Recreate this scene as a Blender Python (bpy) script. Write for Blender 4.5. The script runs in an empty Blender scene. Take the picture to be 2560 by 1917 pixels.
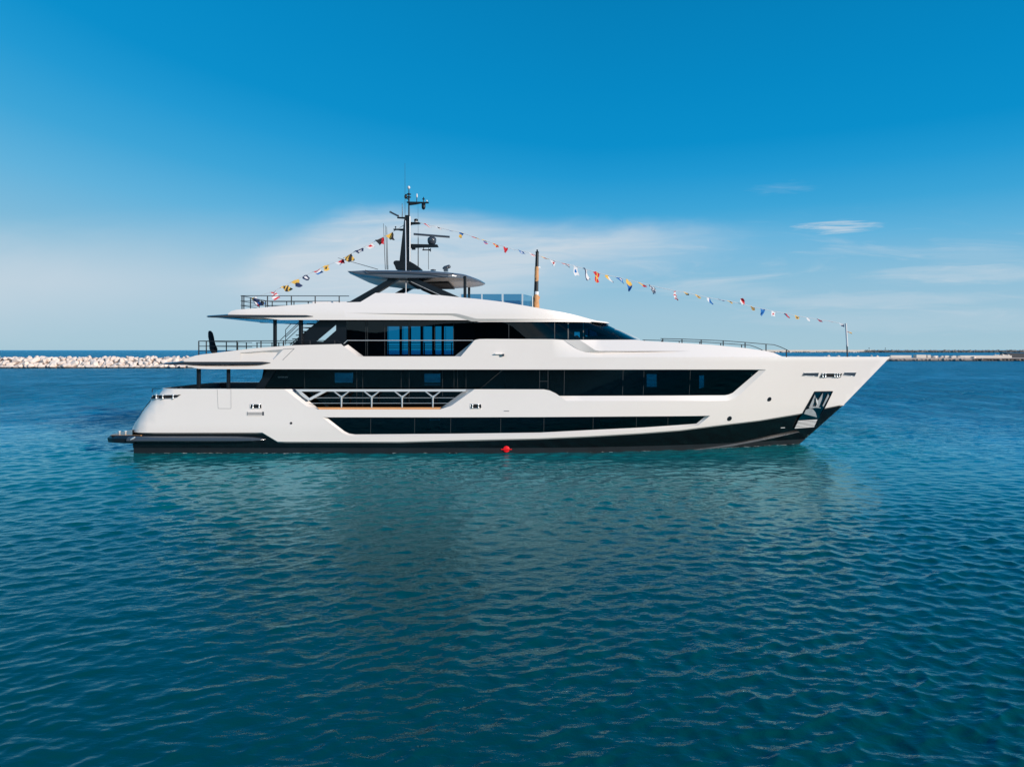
import bpy, bmesh, math, random
import numpy as np
from mathutils import Vector, Matrix, noise as mnoise
from mathutils.geometry import delaunay_2d_cdt

random.seed(7); RNG = np.random.default_rng(11)
SC = bpy.context.scene
COL = SC.collection
R = math.radians

# ------------------------------------------------------------------ camera
F, CAMD, CAMH, HX, HY = 1828.0, 41.4, 5.3, 1280.0, 875.0      # focal length in photo pixels, metres, horizon row
cam_d = bpy.data.cameras.new('camera'); cam = bpy.data.objects.new('camera', cam_d); COL.objects.link(cam)
cam.location = (0, -CAMD, CAMH); cam.rotation_euler = (R(90), 0, 0)
cam_d.sensor_width = 36; cam_d.lens = 36 * F / 2560
cam_d.shift_y = -(958.5 - HY) / 2560
cam_d.clip_start = 0.5; cam_d.clip_end = 90000
SC.camera = cam

# ------------------------------------------------------------------ sun, sky, exposure
SUN = Vector((0.76, -0.60, 0.28)).normalized()
sun_d = bpy.data.lights.new('sun', 'SUN'); sun_d.energy = 4.6; sun_d.angle = R(0.55); sun_d.color = (1.0, 0.885, 0.775)
sun = bpy.data.objects.new('sun', sun_d); COL.objects.link(sun)
sun.rotation_euler = SUN.to_track_quat('Z', 'Y').to_euler(); sun.location = (60, -70, 40)
SC.view_settings.view_transform = 'Standard'; SC.view_settings.look = 'None'
SC.view_settings.gamma = 1; SC.view_settings.exposure = 0
SC.cycles.max_bounces = 8; SC.cycles.transparent_max_bounces = 16
SC.cycles.caustics_reflective = False; SC.cycles.caustics_refractive = False
SC.cycles.sample_clamp_indirect = 6

class E:
    """tiny expression wrapper over Math nodes"""
    nt = None
    def __init__(s, sock): s.s = sock
    @staticmethod
    def m(op, a, b=None, c=None, clamp=False):
        n = E.nt.nodes.new('ShaderNodeMath'); n.operation = op; n.use_clamp = clamp
        for i, v in enumerate((a, b, c)):
            if v is None: continue
            if isinstance(v, E): E.nt.links.new(v.s, n.inputs[i])
            else: n.inputs[i].default_value = float(v)
        return E(n.outputs[0])
    def __add__(s, o): return E.m('ADD', s, o)
    def __radd__(s, o): return E.m('ADD', s, o)
    def __sub__(s, o): return E.m('SUBTRACT', s, o)
    def __rsub__(s, o): return E.m('SUBTRACT', o, s)
    def __mul__(s, o): return E.m('MULTIPLY', s, o)
    def __rmul__(s, o): return E.m('MULTIPLY', s, o)
    def __truediv__(s, o): return E.m('DIVIDE', s, o)
def sstep(x, a, b):
    n = E.nt.nodes.new('ShaderNodeMapRange'); n.interpolation_type = 'SMOOTHSTEP'
    E.nt.links.new(x.s, n.inputs['Value'])
    for k, v in (('From Min', a), ('From Max', b)):
        if isinstance(v, E): E.nt.links.new(v.s, n.inputs[k])
        else: n.inputs[k].default_value = v
    return E(n.outputs['Result'])
def curve1(x, lo, hi, pts, ease='B_SPLINE'):
    """piecewise function of x through a colour ramp; pts = (x, value 0..1)"""
    n = E.nt.nodes.new('ShaderNodeValToRGB'); n.color_ramp.interpolation = ease
    E.nt.links.new(((x - lo) / (hi - lo)).s, n.inputs[0])
    el = n.color_ramp.elements
    while len(el) < len(pts): el.new(0.5)
    for e, (p, v) in zip(el, pts):
        e.position = min(1, max(0, (p - lo) / (hi - lo))); e.color = (v, v, v, 1)
    return E(n.outputs[0])
def noise_tex(vec, scale, detail=4, rough=0.5, dist=0.0):
    n = E.nt.nodes.new('ShaderNodeTexNoise'); n.inputs['Scale'].default_value = scale
    n.inputs['Detail'].default_value = detail; n.inputs['Roughness'].default_value = rough
    n.inputs['Distortion'].default_value = dist
    if vec is not None: E.nt.links.new(vec, n.inputs['Vector'])
    return E(n.outputs[0])
def comb(x, y, z=0.0):
    n = E.nt.nodes.new('ShaderNodeCombineXYZ')
    for i, v in enumerate((x, y, z)):
        if isinstance(v, E): E.nt.links.new(v.s, n.inputs[i])
        else: n.inputs[i].default_value = v
    return n.outputs[0]

def build_world():
    w = bpy.data.worlds.new('World'); SC.world = w; w.use_nodes = True
    nt = w.node_tree; nt.nodes.clear(); E.nt = nt
    out = nt.nodes.new('ShaderNodeOutputWorld'); bg = nt.nodes.new('ShaderNodeBackground')
    nt.links.new(bg.outputs[0], out.inputs[0]); bg.inputs[1].default_value = 0.10
    sky = nt.nodes.new('ShaderNodeTexSky'); sky.sky_type = 'NISHITA'; sky.sun_disc = False
    sky.sun_elevation = math.asin(SUN.z); sky.sun_rotation = math.atan2(SUN.x, SUN.y)
    sky.air_density = 1.0; sky.dust_density = 0.6; sky.ozone_density = 2.0; sky.altitude = 0
    tc = nt.nodes.new('ShaderNodeTexCoord'); sep = nt.nodes.new('ShaderNodeSeparateXYZ')
    nt.links.new(tc.outputs['Generated'], sep.inputs[0])
    x, y, z = (E(sep.outputs[i]) for i in range(3))
    # elevation grade: deep azure overhead, pale towards the horizon
    az = E.m('MINIMUM', E.m('MAXIMUM', x / E.m('MAXIMUM', y, 0.3), -1.2), 1.2)
    az = E.m('MINIMUM', az, 0.1)
    elev = E.m('MAXIMUM', E.m('ABSOLUTE', z) * (1.0 + az * 0.42), 0.0)
    rm = nt.nodes.new('ShaderNodeValToRGB'); nt.links.new(elev.s, rm.inputs[0])
    el = rm.color_ramp.elements
    stops = SKY_STOPS
    while len(el) < len(stops): el.new(0.5)
    for e, (p, c) in zip(el, stops): e.position = p; e.color = (*c, 1)
    mix = nt.nodes.new('ShaderNodeMix'); mix.data_type = 'RGBA'; mix.blend_type = 'MIX'
    mix.inputs[0].default_value = 0.985
    nt.links.new(sky.outputs[0], mix.inputs[6])
    gain = nt.nodes.new('ShaderNodeMix'); gain.data_type = 'RGBA'; gain.blend_type = 'MULTIPLY'; gain.inputs[0].default_value = 1
    nt.links.new(rm.outputs[0], gain.inputs[6]); gain.inputs[7].default_value = (10, 10, 10, 1)
    nt.links.new(gain.outputs[2], mix.inputs[7])
    # clouds: high thin cirrus in the part of the sky beyond the yacht
    yy = E.m('MAXIMUM', y, 0.05)
    u, v = x / yy, z / yy
    front = sstep(y, 0.1, 0.3)
    wn = noise_tex(comb(u * 1.0, v * 2.6), 3.2, 5, 0.55, 0.6)
    fib = noise_tex(comb(u * 1.3 - v * 1.2, v * 9.0), 5.5, 6, 0.6, 0.8)
    big = noise_tex(comb(u * 0.8, v * 2.2, 3.7), 2.3, 4, 0.55, 0.3)
    vw = v + (wn - 0.5) * 0.055
    U = lambda px: (px - 1280) / 1828
    V = lambda py: (875 - py) / 1828
    top = curve1(u, -0.7, 0.7, [(U(560), V(665)), (U(690), V(610)), (U(810), V(548)), (U(900), V(524)), (U(1010), V(520)), (U(1150), V(530)),
                                (U(1330), V(556)), (U(1560), V(560)), (U(1750), V(566)), (U(1900), V(576))])
    bot = curve1(u, -0.7, 0.7, [(U(560), V(720)), (U(900), V(760)), (U(1200), V(720)), (U(1450), V(668)), (U(1650), V(622)), (U(1900), V(596))])
    inten = curve1(u, -0.7, 0.7, [(U(520), 0.0), (U(660), 0.62), (U(900), 0.86), (U(1250), 0.88), (U(1500), 0.78), (U(1720), 0.66), (U(1920), 0.0)])
    plume = sstep(vw, top + 0.012, top - 0.028) * sstep(vw, bot - 0.05, bot + 0.03) * inten * (0.22 + fib * 1.35)
    # pale veil low on the left
    lint = curve1(u, -0.75, 0.7, [(-0.72, 0.86), (U(260), 0.72), (U(560), 0.40), (U(900), 0.14), (U(1500), 0.06), (0.68, 0.05)])
    veil = sstep(vw, 0.20, 0.09) * sstep(vw, -0.02, 0.10) * lint * (0.5 + big * 0.95)
    # short bright streak
    su, sv = (u - U(2095)) / 0.062, (v - V(568) - (u - U(2095)) * 0.06) / 0.0095
    fib2 = noise_tex(comb(u * 6.0 - v * 22.0, v * 60.0), 1.6, 5, 0.65, 1.2)
    streak = sstep(su * su + sv * sv * 0.8 + (fib2 - 0.45) * 4.2, 1.2, -0.6) * 0.95
    su2, sv2 = (u - U(1960)) / 0.06, (v - V(470) - (u - U(1960)) * 0.12) / 0.014
    streak2 = sstep(su2 * su2 + sv2 * sv2 + (fib2 - 0.45) * 4.0, 1.0, -0.6) * 0.12
    # soft bands low on the right
    def band(px, py, wu, hv, amt, tilt=0.0):
        a, b = (u - U(px)) / wu, (v - V(py) - (u - U(px)) * tilt + (wn - 0.5) * 0.02) / hv
        return sstep(a * a + b * b + (fib2 - 0.5) * 1.6 + (fib - 0.5) * 1.2, 1.1, -0.2) * amt
    bands = band(2420, 688, 0.17, 0.016, 0.42, 0.03) + band(2190, 752, 0.22, 0.012, 0.34, 0.02) + band(1800, 722, 0.12, 0.016, 0.26, -0.01) \
        + band(2450, 640, 0.10, 0.02, 0.16) + band(2330, 800, 0.3, 0.02, 0.2)
    # broken cloud in the other half of the sky, mirrored in the glass
    nb = noise_tex(comb(x * 2.2, y * 2.2, z * 6.0), 1.7, 6, 0.6, 0.4)
    rear = sstep(nb, 0.50, 0.66) * sstep(z, 0.0, 0.06) * sstep(z, 0.75, 0.35) * sstep(y, 0.05, -0.15) * 0.75
    wisp = sstep(noise_tex(comb(u * 2.2 + v * 1.5, v * 15.0, 8.0), 2.4, 7, 0.62, 1.0), 0.50, 0.78) * sstep(v, 0.02, 0.07) * sstep(v, 0.215, 0.10) * sstep(u, -0.05, 0.35) * 0.42
    bands = bands + wisp
    tot = E.m('MINIMUM', (plume + veil + streak + streak2 + bands) * front + rear, 0.92)
    cm = nt.nodes.new('ShaderNodeMix'); cm.data_type = 'RGBA'
    nt.links.new(tot.s, cm.inputs[0]); nt.links.new(mix.outputs[2], cm.inputs[6])
    cm.inputs[7].default_value = (5.9, 6.8, 7.6, 1)
    nt.links.new(cm.outputs[2], bg.inputs[0])
def lin(r, g, b): return tuple(((c / 255 + 0.055) / 1.055) ** 2.4 if c > 10 else c / 255 / 12.92 for c in (r, g, b))
SKY_STOPS = [(0.0, lin(166, 200, 215)), (0.05, lin(156, 196, 217)), (0.096, lin(134, 189, 218)), (0.148, lin(96, 178, 220)), (0.19, lin(60, 165, 216)),
             (0.236, lin(30, 153, 211)), (0.276, lin(4, 143, 204)), (0.346, lin(0, 136, 197)), (0.43, lin(0, 128, 187)), (0.65, lin(0, 104, 160)), (1.0, lin(0, 88, 140))]
build_world()

# ------------------------------------------------------------------ helpers
def W(px, py, Y):
    """photo pixel at depth plane Y -> world point"""
    d = CAMD + Y
    return Vector(((px - HX) * d / F, Y, CAMH - (py - HY) * d / F))

def tag(o, label=None, cat=None, group=None, kind=None):
    for k, v in (('label', label), ('category', cat), ('group', group), ('kind', kind)):
        if v: o[k] = v
    return o
def empty(name, loc, label, cat, group=None):
    o = bpy.data.objects.new(name, None); COL.objects.link(o); o.location = loc; o.empty_display_size = 0.3
    return tag(o, label, cat, group)

class MB:
    def __init__(s): s.v = []; s.f = []; s.sm = []; s.n = []; s.mi = []
    def add(s, vs, fs, smooth=False, normals=None, mi=0):
        o = len(s.v); s.v += [tuple(p) for p in vs]
        s.n += [tuple(p) for p in normals] if normals else [(0, 0, 0)] * len(vs)
        for f in fs: s.f.append([o + i for i in f]); s.sm.append(smooth); s.mi.append(mi)
        return s
    def box(s, a, b, mi=0):
        x0, y0, z0 = a; x1, y1, z1 = b
        x0, x1 = min(x0, x1), max(x0, x1); y0, y1 = min(y0, y1), max(y0, y1); z0, z1 = min(z0, z1), max(z0, z1)
        vs = [(x0, y0, z0), (x1, y0, z0), (x1, y1, z0), (x0, y1, z0), (x0, y0, z1), (x1, y0, z1), (x1, y1, z1), (x0, y1, z1)]
        return s.add(vs, [(0, 3, 2, 1), (4, 5, 6, 7), (0, 1, 5, 4), (1, 2, 6, 5), (2, 3, 7, 6), (3, 0, 4, 7)], mi=mi)
    def tube(s, pts, r, n=8, mi=0, caps=True):
        pts = [Vector(p) for p in pts]; rs = r if isinstance(r, (list, tuple)) else [r] * len(pts)
        rings = []
        up = None
        for i, p in enumerate(pts):
            d = (pts[min(i + 1, len(pts) - 1)] - pts[max(i - 1, 0)]).normalized()
            if up is None: up = Vector((0, 0, 1)) if abs(d.z) < 0.9 else Vector((1, 0, 0))
            a = d.cross(up).normalized(); b = a.cross(d).normalized(); up = b
            rings.append([p + (a * math.cos(2 * math.pi * k / n) + b * math.sin(2 * math.pi * k / n)) * rs[i] for k in range(n)])
        vs = [q for ring in rings for q in ring]; fs = []
        for i in range(len(pts) - 1):
            for k in range(n):
                k2 = (k + 1) % n; fs.append((i * n + k, i * n + k2, (i + 1) * n + k2, (i + 1) * n + k))
        s.add(vs, fs, smooth=True, mi=mi)
        if caps:
            s.add(rings[0], [tuple(range(n))], mi=mi); s.add(rings[-1], [tuple(range(n - 1, -1, -1))], mi=mi)
        return s
    def lathe(s, c, prof, n=16, axis='Z', mi=0):
        """prof = (r, h) list"""
        vs = []; fs = []
        for r_, h in prof:
            for k in range(n):
                a = 2 * math.pi * k / n
                q = (r_ * math.cos(a), r_ * math.sin(a), h)
                if axis == 'X': q = (q[2], q[0], q[1])
                if axis == 'Y': q = (q[0], q[2], q[1])
                vs.append(Vector(c) + Vector(q))
        for i in range(len(prof) - 1):
            for k in range(n):
                k2 = (k + 1) % n; fs.append((i * n + k, i * n + k2, (i + 1) * n + k2, (i + 1) * n + k))
        m = len(prof)
        fs.append(tuple(range(n - 1, -1, -1))); fs.append(tuple((m - 1) * n + k for k in range(n)))
        return s.add(vs, fs, smooth=True, mi=mi)
    def prism(s, poly, y0, y1, mi=0):
        """poly = world (x, z) outline, extruded from y0 (near) to y1"""
        n = len(poly)
        ar = sum(poly[i][0] * poly[(i + 1) % n][1] - poly[(i + 1) % n][0] * poly[i][1] for i in range(n))
        if ar < 0: poly = poly[::-1]
        vs = [(x, y0, z) for x, z in poly] + [(x, y1, z) for x, z in poly]
        fs = [tuple(range(n)), tuple(range(2 * n - 1, n - 1, -1))] + [(i, i + n, (i + 1) % n + n, (i + 1) % n) for i in range(n)]
        return s.add(vs, fs, mi=mi)
    def pprism(s, pp, Y, y0, y1, mi=0):
        return s.prism([(lambda w: (w.x, w.z))(W(a, b, Y)) for a, b in pp], y0, y1, mi)
    def build(s, name, mat, parent=None, bevel=0.0):
        me = bpy.data.meshes.new(name); me.from_pydata(s.v, [], s.f); 
        for m in (mat if isinstance(mat, (list, tuple)) else [mat]): me.materials.append(m)
        me.polygons.foreach_set('use_smooth', s.sm); me.polygons.foreach_set('material_index', s.mi)
        if any(n != (0, 0, 0) for n in s.n):
            me.normals_split_custom_set_from_vertices(s.n)
        me.update()
        o = bpy.data.objects.new(name, me); COL.objects.link(o)
        if parent: o.parent = parent
        if bevel:
            b = o.modifiers.new('bevel', 'BEVEL'); b.width = bevel; b.segments = 2; b.limit_method = 'ANGLE'; b.angle_limit = R(40)
        return o

def mirror(o):
    c = o.copy(); COL.objects.link(c); c.scale = (o.scale[0], -o.scale[1], o.scale[2])
    for ch in list(o.children):
        d = ch.copy(); COL.objects.link(d); d.parent = c
    return c

# ------------------------------------------------------------------ materials
def mat_new(name):
    m = bpy.data.materials.new(name); m.use_nodes = True
    E.nt = m.node_tree
    return m, m.node_tree, m.node_tree.nodes['Principled BSDF']
def bump_from(nt, b, h, strength, dist):
    n = nt.nodes.new('ShaderNodeBump'); n.inputs['Strength'].default_value = strength; n.inputs['Distance'].default_value = dist
    nt.links.new(h.s, n.inputs['Height']); nt.links.new(n.outputs[0], b.inputs['Normal']); return n
def coords(nt): return nt.nodes.new('ShaderNodeTexCoord').outputs['Object']
def simple(name, col, rough=0.4, metal=0.0, coat=0.0, var=0.0, vscale=2.0, ior=1.45, bump=0.0, bscale=8.0):
    m, nt, b = mat_new(name)
    b.inputs['Roughness'].default_value = rough; b.inputs['Metallic'].default_value = metal
    b.inputs['Coat Weight'].default_value = coat; b.inputs['Coat Roughness'].default_value = 0.03; b.inputs['IOR'].default_value = ior
    b.inputs['Base Color'].default_value = (*col, 1)
    if var:
        n = noise_tex(coords(nt), vscale, 4, 0.6)
        mx = nt.nodes.new('ShaderNodeMix'); mx.data_type = 'RGBA'
        nt.links.new(n.s, mx.inputs[0])
        mx.inputs[6].default_value = (*[c * (1 - var) for c in col], 1); mx.inputs[7].default_value = (*[min(1, c * (1 + var)) for c in col], 1)
        nt.links.new(mx.outputs[2], b.inputs['Base Color'])
    if bump: bump_from(nt, b, noise_tex(coords(nt), bscale, 3, 0.5), bump, 0.02)
    return m
M = {}
M['white'] = simple('white_gelcoat', (0.865, 0.812, 0.778), 0.28, coat=0.8, var=0.03, vscale=0.35, bump=0.03, bscale=0.55)
M['black'] = simple('black_gelcoat', (0.0030, 0.0031, 0.0035), 0.2, coat=0.25, bump=0.03, bscale=0.8)
M['boot'] = simple('antifouling_paint', (0.0075, 0.0115, 0.0155), 0.55, var=0.45, vscale=1.5)
M['slate'] = simple('slate_paint', (0.045, 0.055, 0.072), 0.22, coat=0.7)
M['trim'] = simple('dark_trim_paint', (0.030, 0.036, 0.046), 0.25, coat=0.5)
M['navy'] = simple('dark_navy_paint', (0.003, 0.0045, 0.0075), 0.4, coat=0.1)
M['mast'] = simple('satin_black_paint', (0.0035, 0.005, 0.0075), 0.45, coat=0.0)
M['steel'] = simple('polished_steel', (0.80, 0.80, 0.80), 0.22, metal=0.55)
M['alu'] = simple('brushed_aluminium', (0.76, 0.78, 0.80), 0.3, metal=0.25)
M['rail'] = simple('dark_rail_paint', (0.008, 0.011, 0.016), 0.45)
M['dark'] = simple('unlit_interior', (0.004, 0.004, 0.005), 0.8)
M['soffit'] = simple('varnished_soffit', (0.42, 0.44, 0.45), 0.08, coat=1.0)
M['cream'] = simple('cream_headlining', (0.62, 0.58, 0.53), 0.4)
M['line'] = simple('white_rope', (0.62, 0.66, 0.70), 0.7)
M['paper'] = simple('brown_wrapping_paper', (0.56, 0.29, 0.13), 0.8, var=0.3, vscale=5, bump=0.6, bscale=9)
M['tape'] = simple('white_tape', (0.7, 0.71, 0.72), 0.5)
M['grey'] = simple('grey_groove', (0.30, 0.31, 0.32), 0.5)
M['mull'] = simple('window_joint', (0.035, 0.04, 0.044), 0.5)
M['lining'] = simple('dark_bulwark_lining', (0.05, 0.06, 0.085), 0.5)
M['letter'] = simple('pale_lettering', (0.55, 0.55, 0.55), 0.4, metal=0.2)

def glass(name, tint, refl=1.0):
    m = bpy.data.materials.new(name); m.use_nodes = True; nt = m.node_tree; nt.nodes.clear(); E.nt = nt
    o = nt.nodes.new('ShaderNodeOutputMaterial'); t = nt.nodes.new('ShaderNodeBsdfTransparent'); t.inputs[0].default_value = (*tint, 1)
    g = nt.nodes.new('ShaderNodeBsdfGlossy'); g.inputs['Roughness'].default_value = 0.0; g.inputs[0].default_value = (refl, refl, refl, 1)
    fr = nt.nodes.new('ShaderNodeFresnel'); fr.inputs[0].default_value = 1.52
    bp = nt.nodes.new('ShaderNodeBump'); bp.inputs['Strength'].default_value = 0.05; bp.inputs['Distance'].default_value = 0.02
    nt.links.new(noise_tex(coords(nt), 0.6, 2, 0.5).s, bp.inputs['Height'])
    nt.links.new(bp.outputs[0], g.inputs['Normal'])
    mx = nt.nodes.new('ShaderNodeMixShader'); nt.links.new(fr.outputs[0], mx.inputs[0])
    nt.links.new(t.outputs[0], mx.inputs[1]); nt.links.new(g.outputs[0], mx.inputs[2]); nt.links.new(mx.outputs[0], o.inputs[0])
    return m
M['glass_up'] = glass('blue_tinted_glass', (0.09, 0.47, 0.64), 0.75)
M['glass_main'] = glass('dark_tinted_glass', (0.10, 0.42, 0.47))
M['glass_low'] = glass('black_tinted_glass', (0.10, 0.38, 0.45))
M['glass_wind'] = glass('windbreak_glass', (0.34, 0.60, 0.74))

def teak_mat():
    m, nt, b = mat_new('teak_planking')
    sp = nt.nodes.new('ShaderNodeSeparateXYZ'); nt.links.new(coords(nt), sp.inputs[0])
    yv, xv = E(sp.outputs[1]), E(sp.outputs[0])
    seam = E.m('LESS_THAN', E.m('FRACT', yv * 14.0), 0.1)
    n = noise_tex(comb(xv * 0.6, yv * 14), 2.0, 4)
    mx = nt.nodes.new('ShaderNodeMix'); mx.data_type = 'RGBA'; nt.links.new(n.s, mx.inputs[0])
    mx.inputs[6].default_value = (0.55, 0.25, 0.09, 1); mx.inputs[7].default_value = (0.78, 0.40, 0.17, 1)
    m2 = nt.nodes.new('ShaderNodeMix'); m2.data_type = 'RGBA'; nt.links.new(seam.s, m2.inputs[0])
    nt.links.new(mx.outputs[2], m2.inputs[6]); m2.inputs[7].default_value = (0.03, 0.025, 0.02, 1)
    nt.links.new(m2.outputs[2], b.inputs['Base Color']); b.inputs['Roughness'].default_value = 0.5
    return m
M['teak'] = teak_mat()

def stone_mat(name, c0, c1, wet=0.6):
    m, nt, b = mat_new(name)
    tc = nt.nodes.new('ShaderNodeTexCoord'); oi = nt.nodes.new('ShaderNodeObjectInfo'); ge = nt.nodes.new('ShaderNodeNewGeometry')
    n = noise_tex(tc.outputs['Object'], 1.3, 6, 0.65)
    f = E.m('ADD', n * 0.75, E(oi.outputs['Random']) * 0.35, clamp=True)
    mx = nt.nodes.new('ShaderNodeMix'); mx.data_type = 'RGBA'; nt.links.new(f.s, mx.inputs[0])
    mx.inputs[6].default_value = (*c0, 1); mx.inputs[7].default_value = (*c1, 1)
    sp = nt.nodes.new('ShaderNodeSeparateXYZ'); nt.links.new(ge.outputs['Position'], sp.inputs[0])
    z = E(sp.outputs[2]) + (n - 0.5) * 0.35
    alg = sstep(z, wet, wet * 0.35)                     # weed and wet stone at the waterline
    m2 = nt.nodes.new('ShaderNodeMix'); m2.data_type = 'RGBA'; nt.links.new(alg.s, m2.inputs[0])
    nt.links.new(mx.outputs[2], m2.inputs[6]); m2.inputs[7].default_value = (0.06, 0.055, 0.045, 1)
    nt.links.new(m2.outputs[2], b.inputs['Base Color']); b.inputs['Roughness'].default_value = 0.85
    bump_from(nt, b, noise_tex(tc.outputs['Object'], 3.0, 5, 0.6), 0.35, 0.15)
    return m
M['rock'] = stone_mat('pale_limestone', (0.66, 0.52, 0.44), (0.86, 0.76, 0.69))
M['rock2'] = stone_mat('weathered_stone', (0.30, 0.24, 0.20), (0.58, 0.47, 0.40), 0.9)
M['rock3'] = stone_mat('grey_armour_stone', (0.10, 0.11, 0.12), (0.42, 0.38, 0.34), 0.9)
M['bank'] = simple('rubble_core', (0.30, 0.23, 0.19), 0.9, var=0.3)
M['concrete'] = simple('sea_wall_concrete', (0.66, 0.60, 0.54), 0.85, var=0.2, vscale=0.3, bump=0.3, bscale=1.0)
M['asphalt'] = simple('dark_quay', (0.05, 0.055, 0.065), 0.8, var=0.3)

def water_mat():
    m = bpy.data.materials.new('sea_water'); m.use_nodes = True; nt = m.node_tree; nt.nodes.clear(); E.nt = nt
    ge = nt.nodes.new('ShaderNodeNewGeometry'); sp = nt.nodes.new('ShaderNodeSeparateXYZ'); nt.links.new(ge.outputs['Position'], sp.inputs[0])
    X, Y = E(sp.outputs[0]), E(sp.outputs[1])
    out = nt.nodes.new('ShaderNodeOutputMaterial'); dif = nt.nodes.new('ShaderNodeBsdfDiffuse'); glo = nt.nodes.new('ShaderNodeBsdfGlossy')
    fr = nt.nodes.new('ShaderNodeFresnel'); fr.inputs[0].default_value = 1.40; ms = nt.nodes.new('ShaderNodeMixShader')
    n = noise_tex(comb(X * 0.02, Y * 0.03), 1.0, 3)                 # water body: turbid green-teal in patches
    mx = nt.nodes.new('ShaderNodeMix'); mx.data_type = 'RGBA'; nt.links.new(n.s, mx.inputs[0])
    mx.inputs[6].default_value = (0.0002, 0.055, 0.060, 1); mx.inputs[7].default_value = (0.0002, 0.070, 0.066, 1)
    hull_refl = sstep(Y + (noise_tex(comb(X * 0.05, Y * 0.08, 2.0), 1.0, 3) - 0.5) * 14, -26.0, -2.0)      # paler teal by the hull: its bright reflection painted into the body colour
    m3 = nt.nodes.new('ShaderNodeMix'); m3.data_type = 'RGBA'; nt.links.new(hull_refl.s, m3.inputs[0]); nt.links.new(mx.outputs[2], m3.inputs[6]); m3.inputs[7].default_value = (0.003, 0.175, 0.195, 1)
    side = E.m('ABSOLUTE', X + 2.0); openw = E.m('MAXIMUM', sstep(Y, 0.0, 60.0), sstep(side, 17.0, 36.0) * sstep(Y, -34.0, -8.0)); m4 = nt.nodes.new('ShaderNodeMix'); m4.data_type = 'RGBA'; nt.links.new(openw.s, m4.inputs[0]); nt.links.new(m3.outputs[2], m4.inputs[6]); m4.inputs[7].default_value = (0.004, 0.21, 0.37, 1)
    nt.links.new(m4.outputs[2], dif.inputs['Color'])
    glo.inputs['Color'].default_value = (0.48, 0.88, 1.0, 1)
    far = sstep(Y, -12.0, 60.0)                     # open harbour beyond the yacht is choppier
    nt.links.new((far * 0.20 + 0.03).s, glo.inputs['Roughness'])
    rip = noise_tex(comb(X * 1.0, Y * 1.5), 4.2, 3, 0.55, 0.4)
    rip2 = noise_tex(comb(X * 0.55, Y * 1.3, 5.0), 1.6, 4, 0.6, 0.3)
    gust = noise_tex(comb(X * 0.012, Y * 0.045, 9.0), 1.0, 3, 0.5)
    amp = sstep(gust, 0.30, 0.62) * 0.7 + 0.45
    ruf = sstep(noise_tex(comb(X * 0.30, Y * 0.11, 3.0), 1.0, 4, 0.6, 0.3), 0.30, 0.70) * 1.5 + 0.25      # cat's-paws
    h = (rip * 0.015 + rip2 * (far * ruf * 0.95 + 0.02)) * amp
    bp = nt.nodes.new('ShaderNodeBump'); bp.inputs['Strength'].default_value = 1.0; bp.inputs['Distance'].default_value = 1.0
    nt.links.new(h.s, bp.inputs['Height'])
    for q in (glo, fr, dif): nt.links.new(bp.outputs[0], q.inputs['Normal'])
    nt.links.new(fr.outputs[0], ms.inputs[0]); nt.links.new(dif.outputs[0], ms.inputs[1]); nt.links.new(glo.outputs[0], ms.inputs[2]); nt.links.new(ms.outputs[0], out.inputs[0])
    return m
M['water'] = water_mat()

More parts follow.
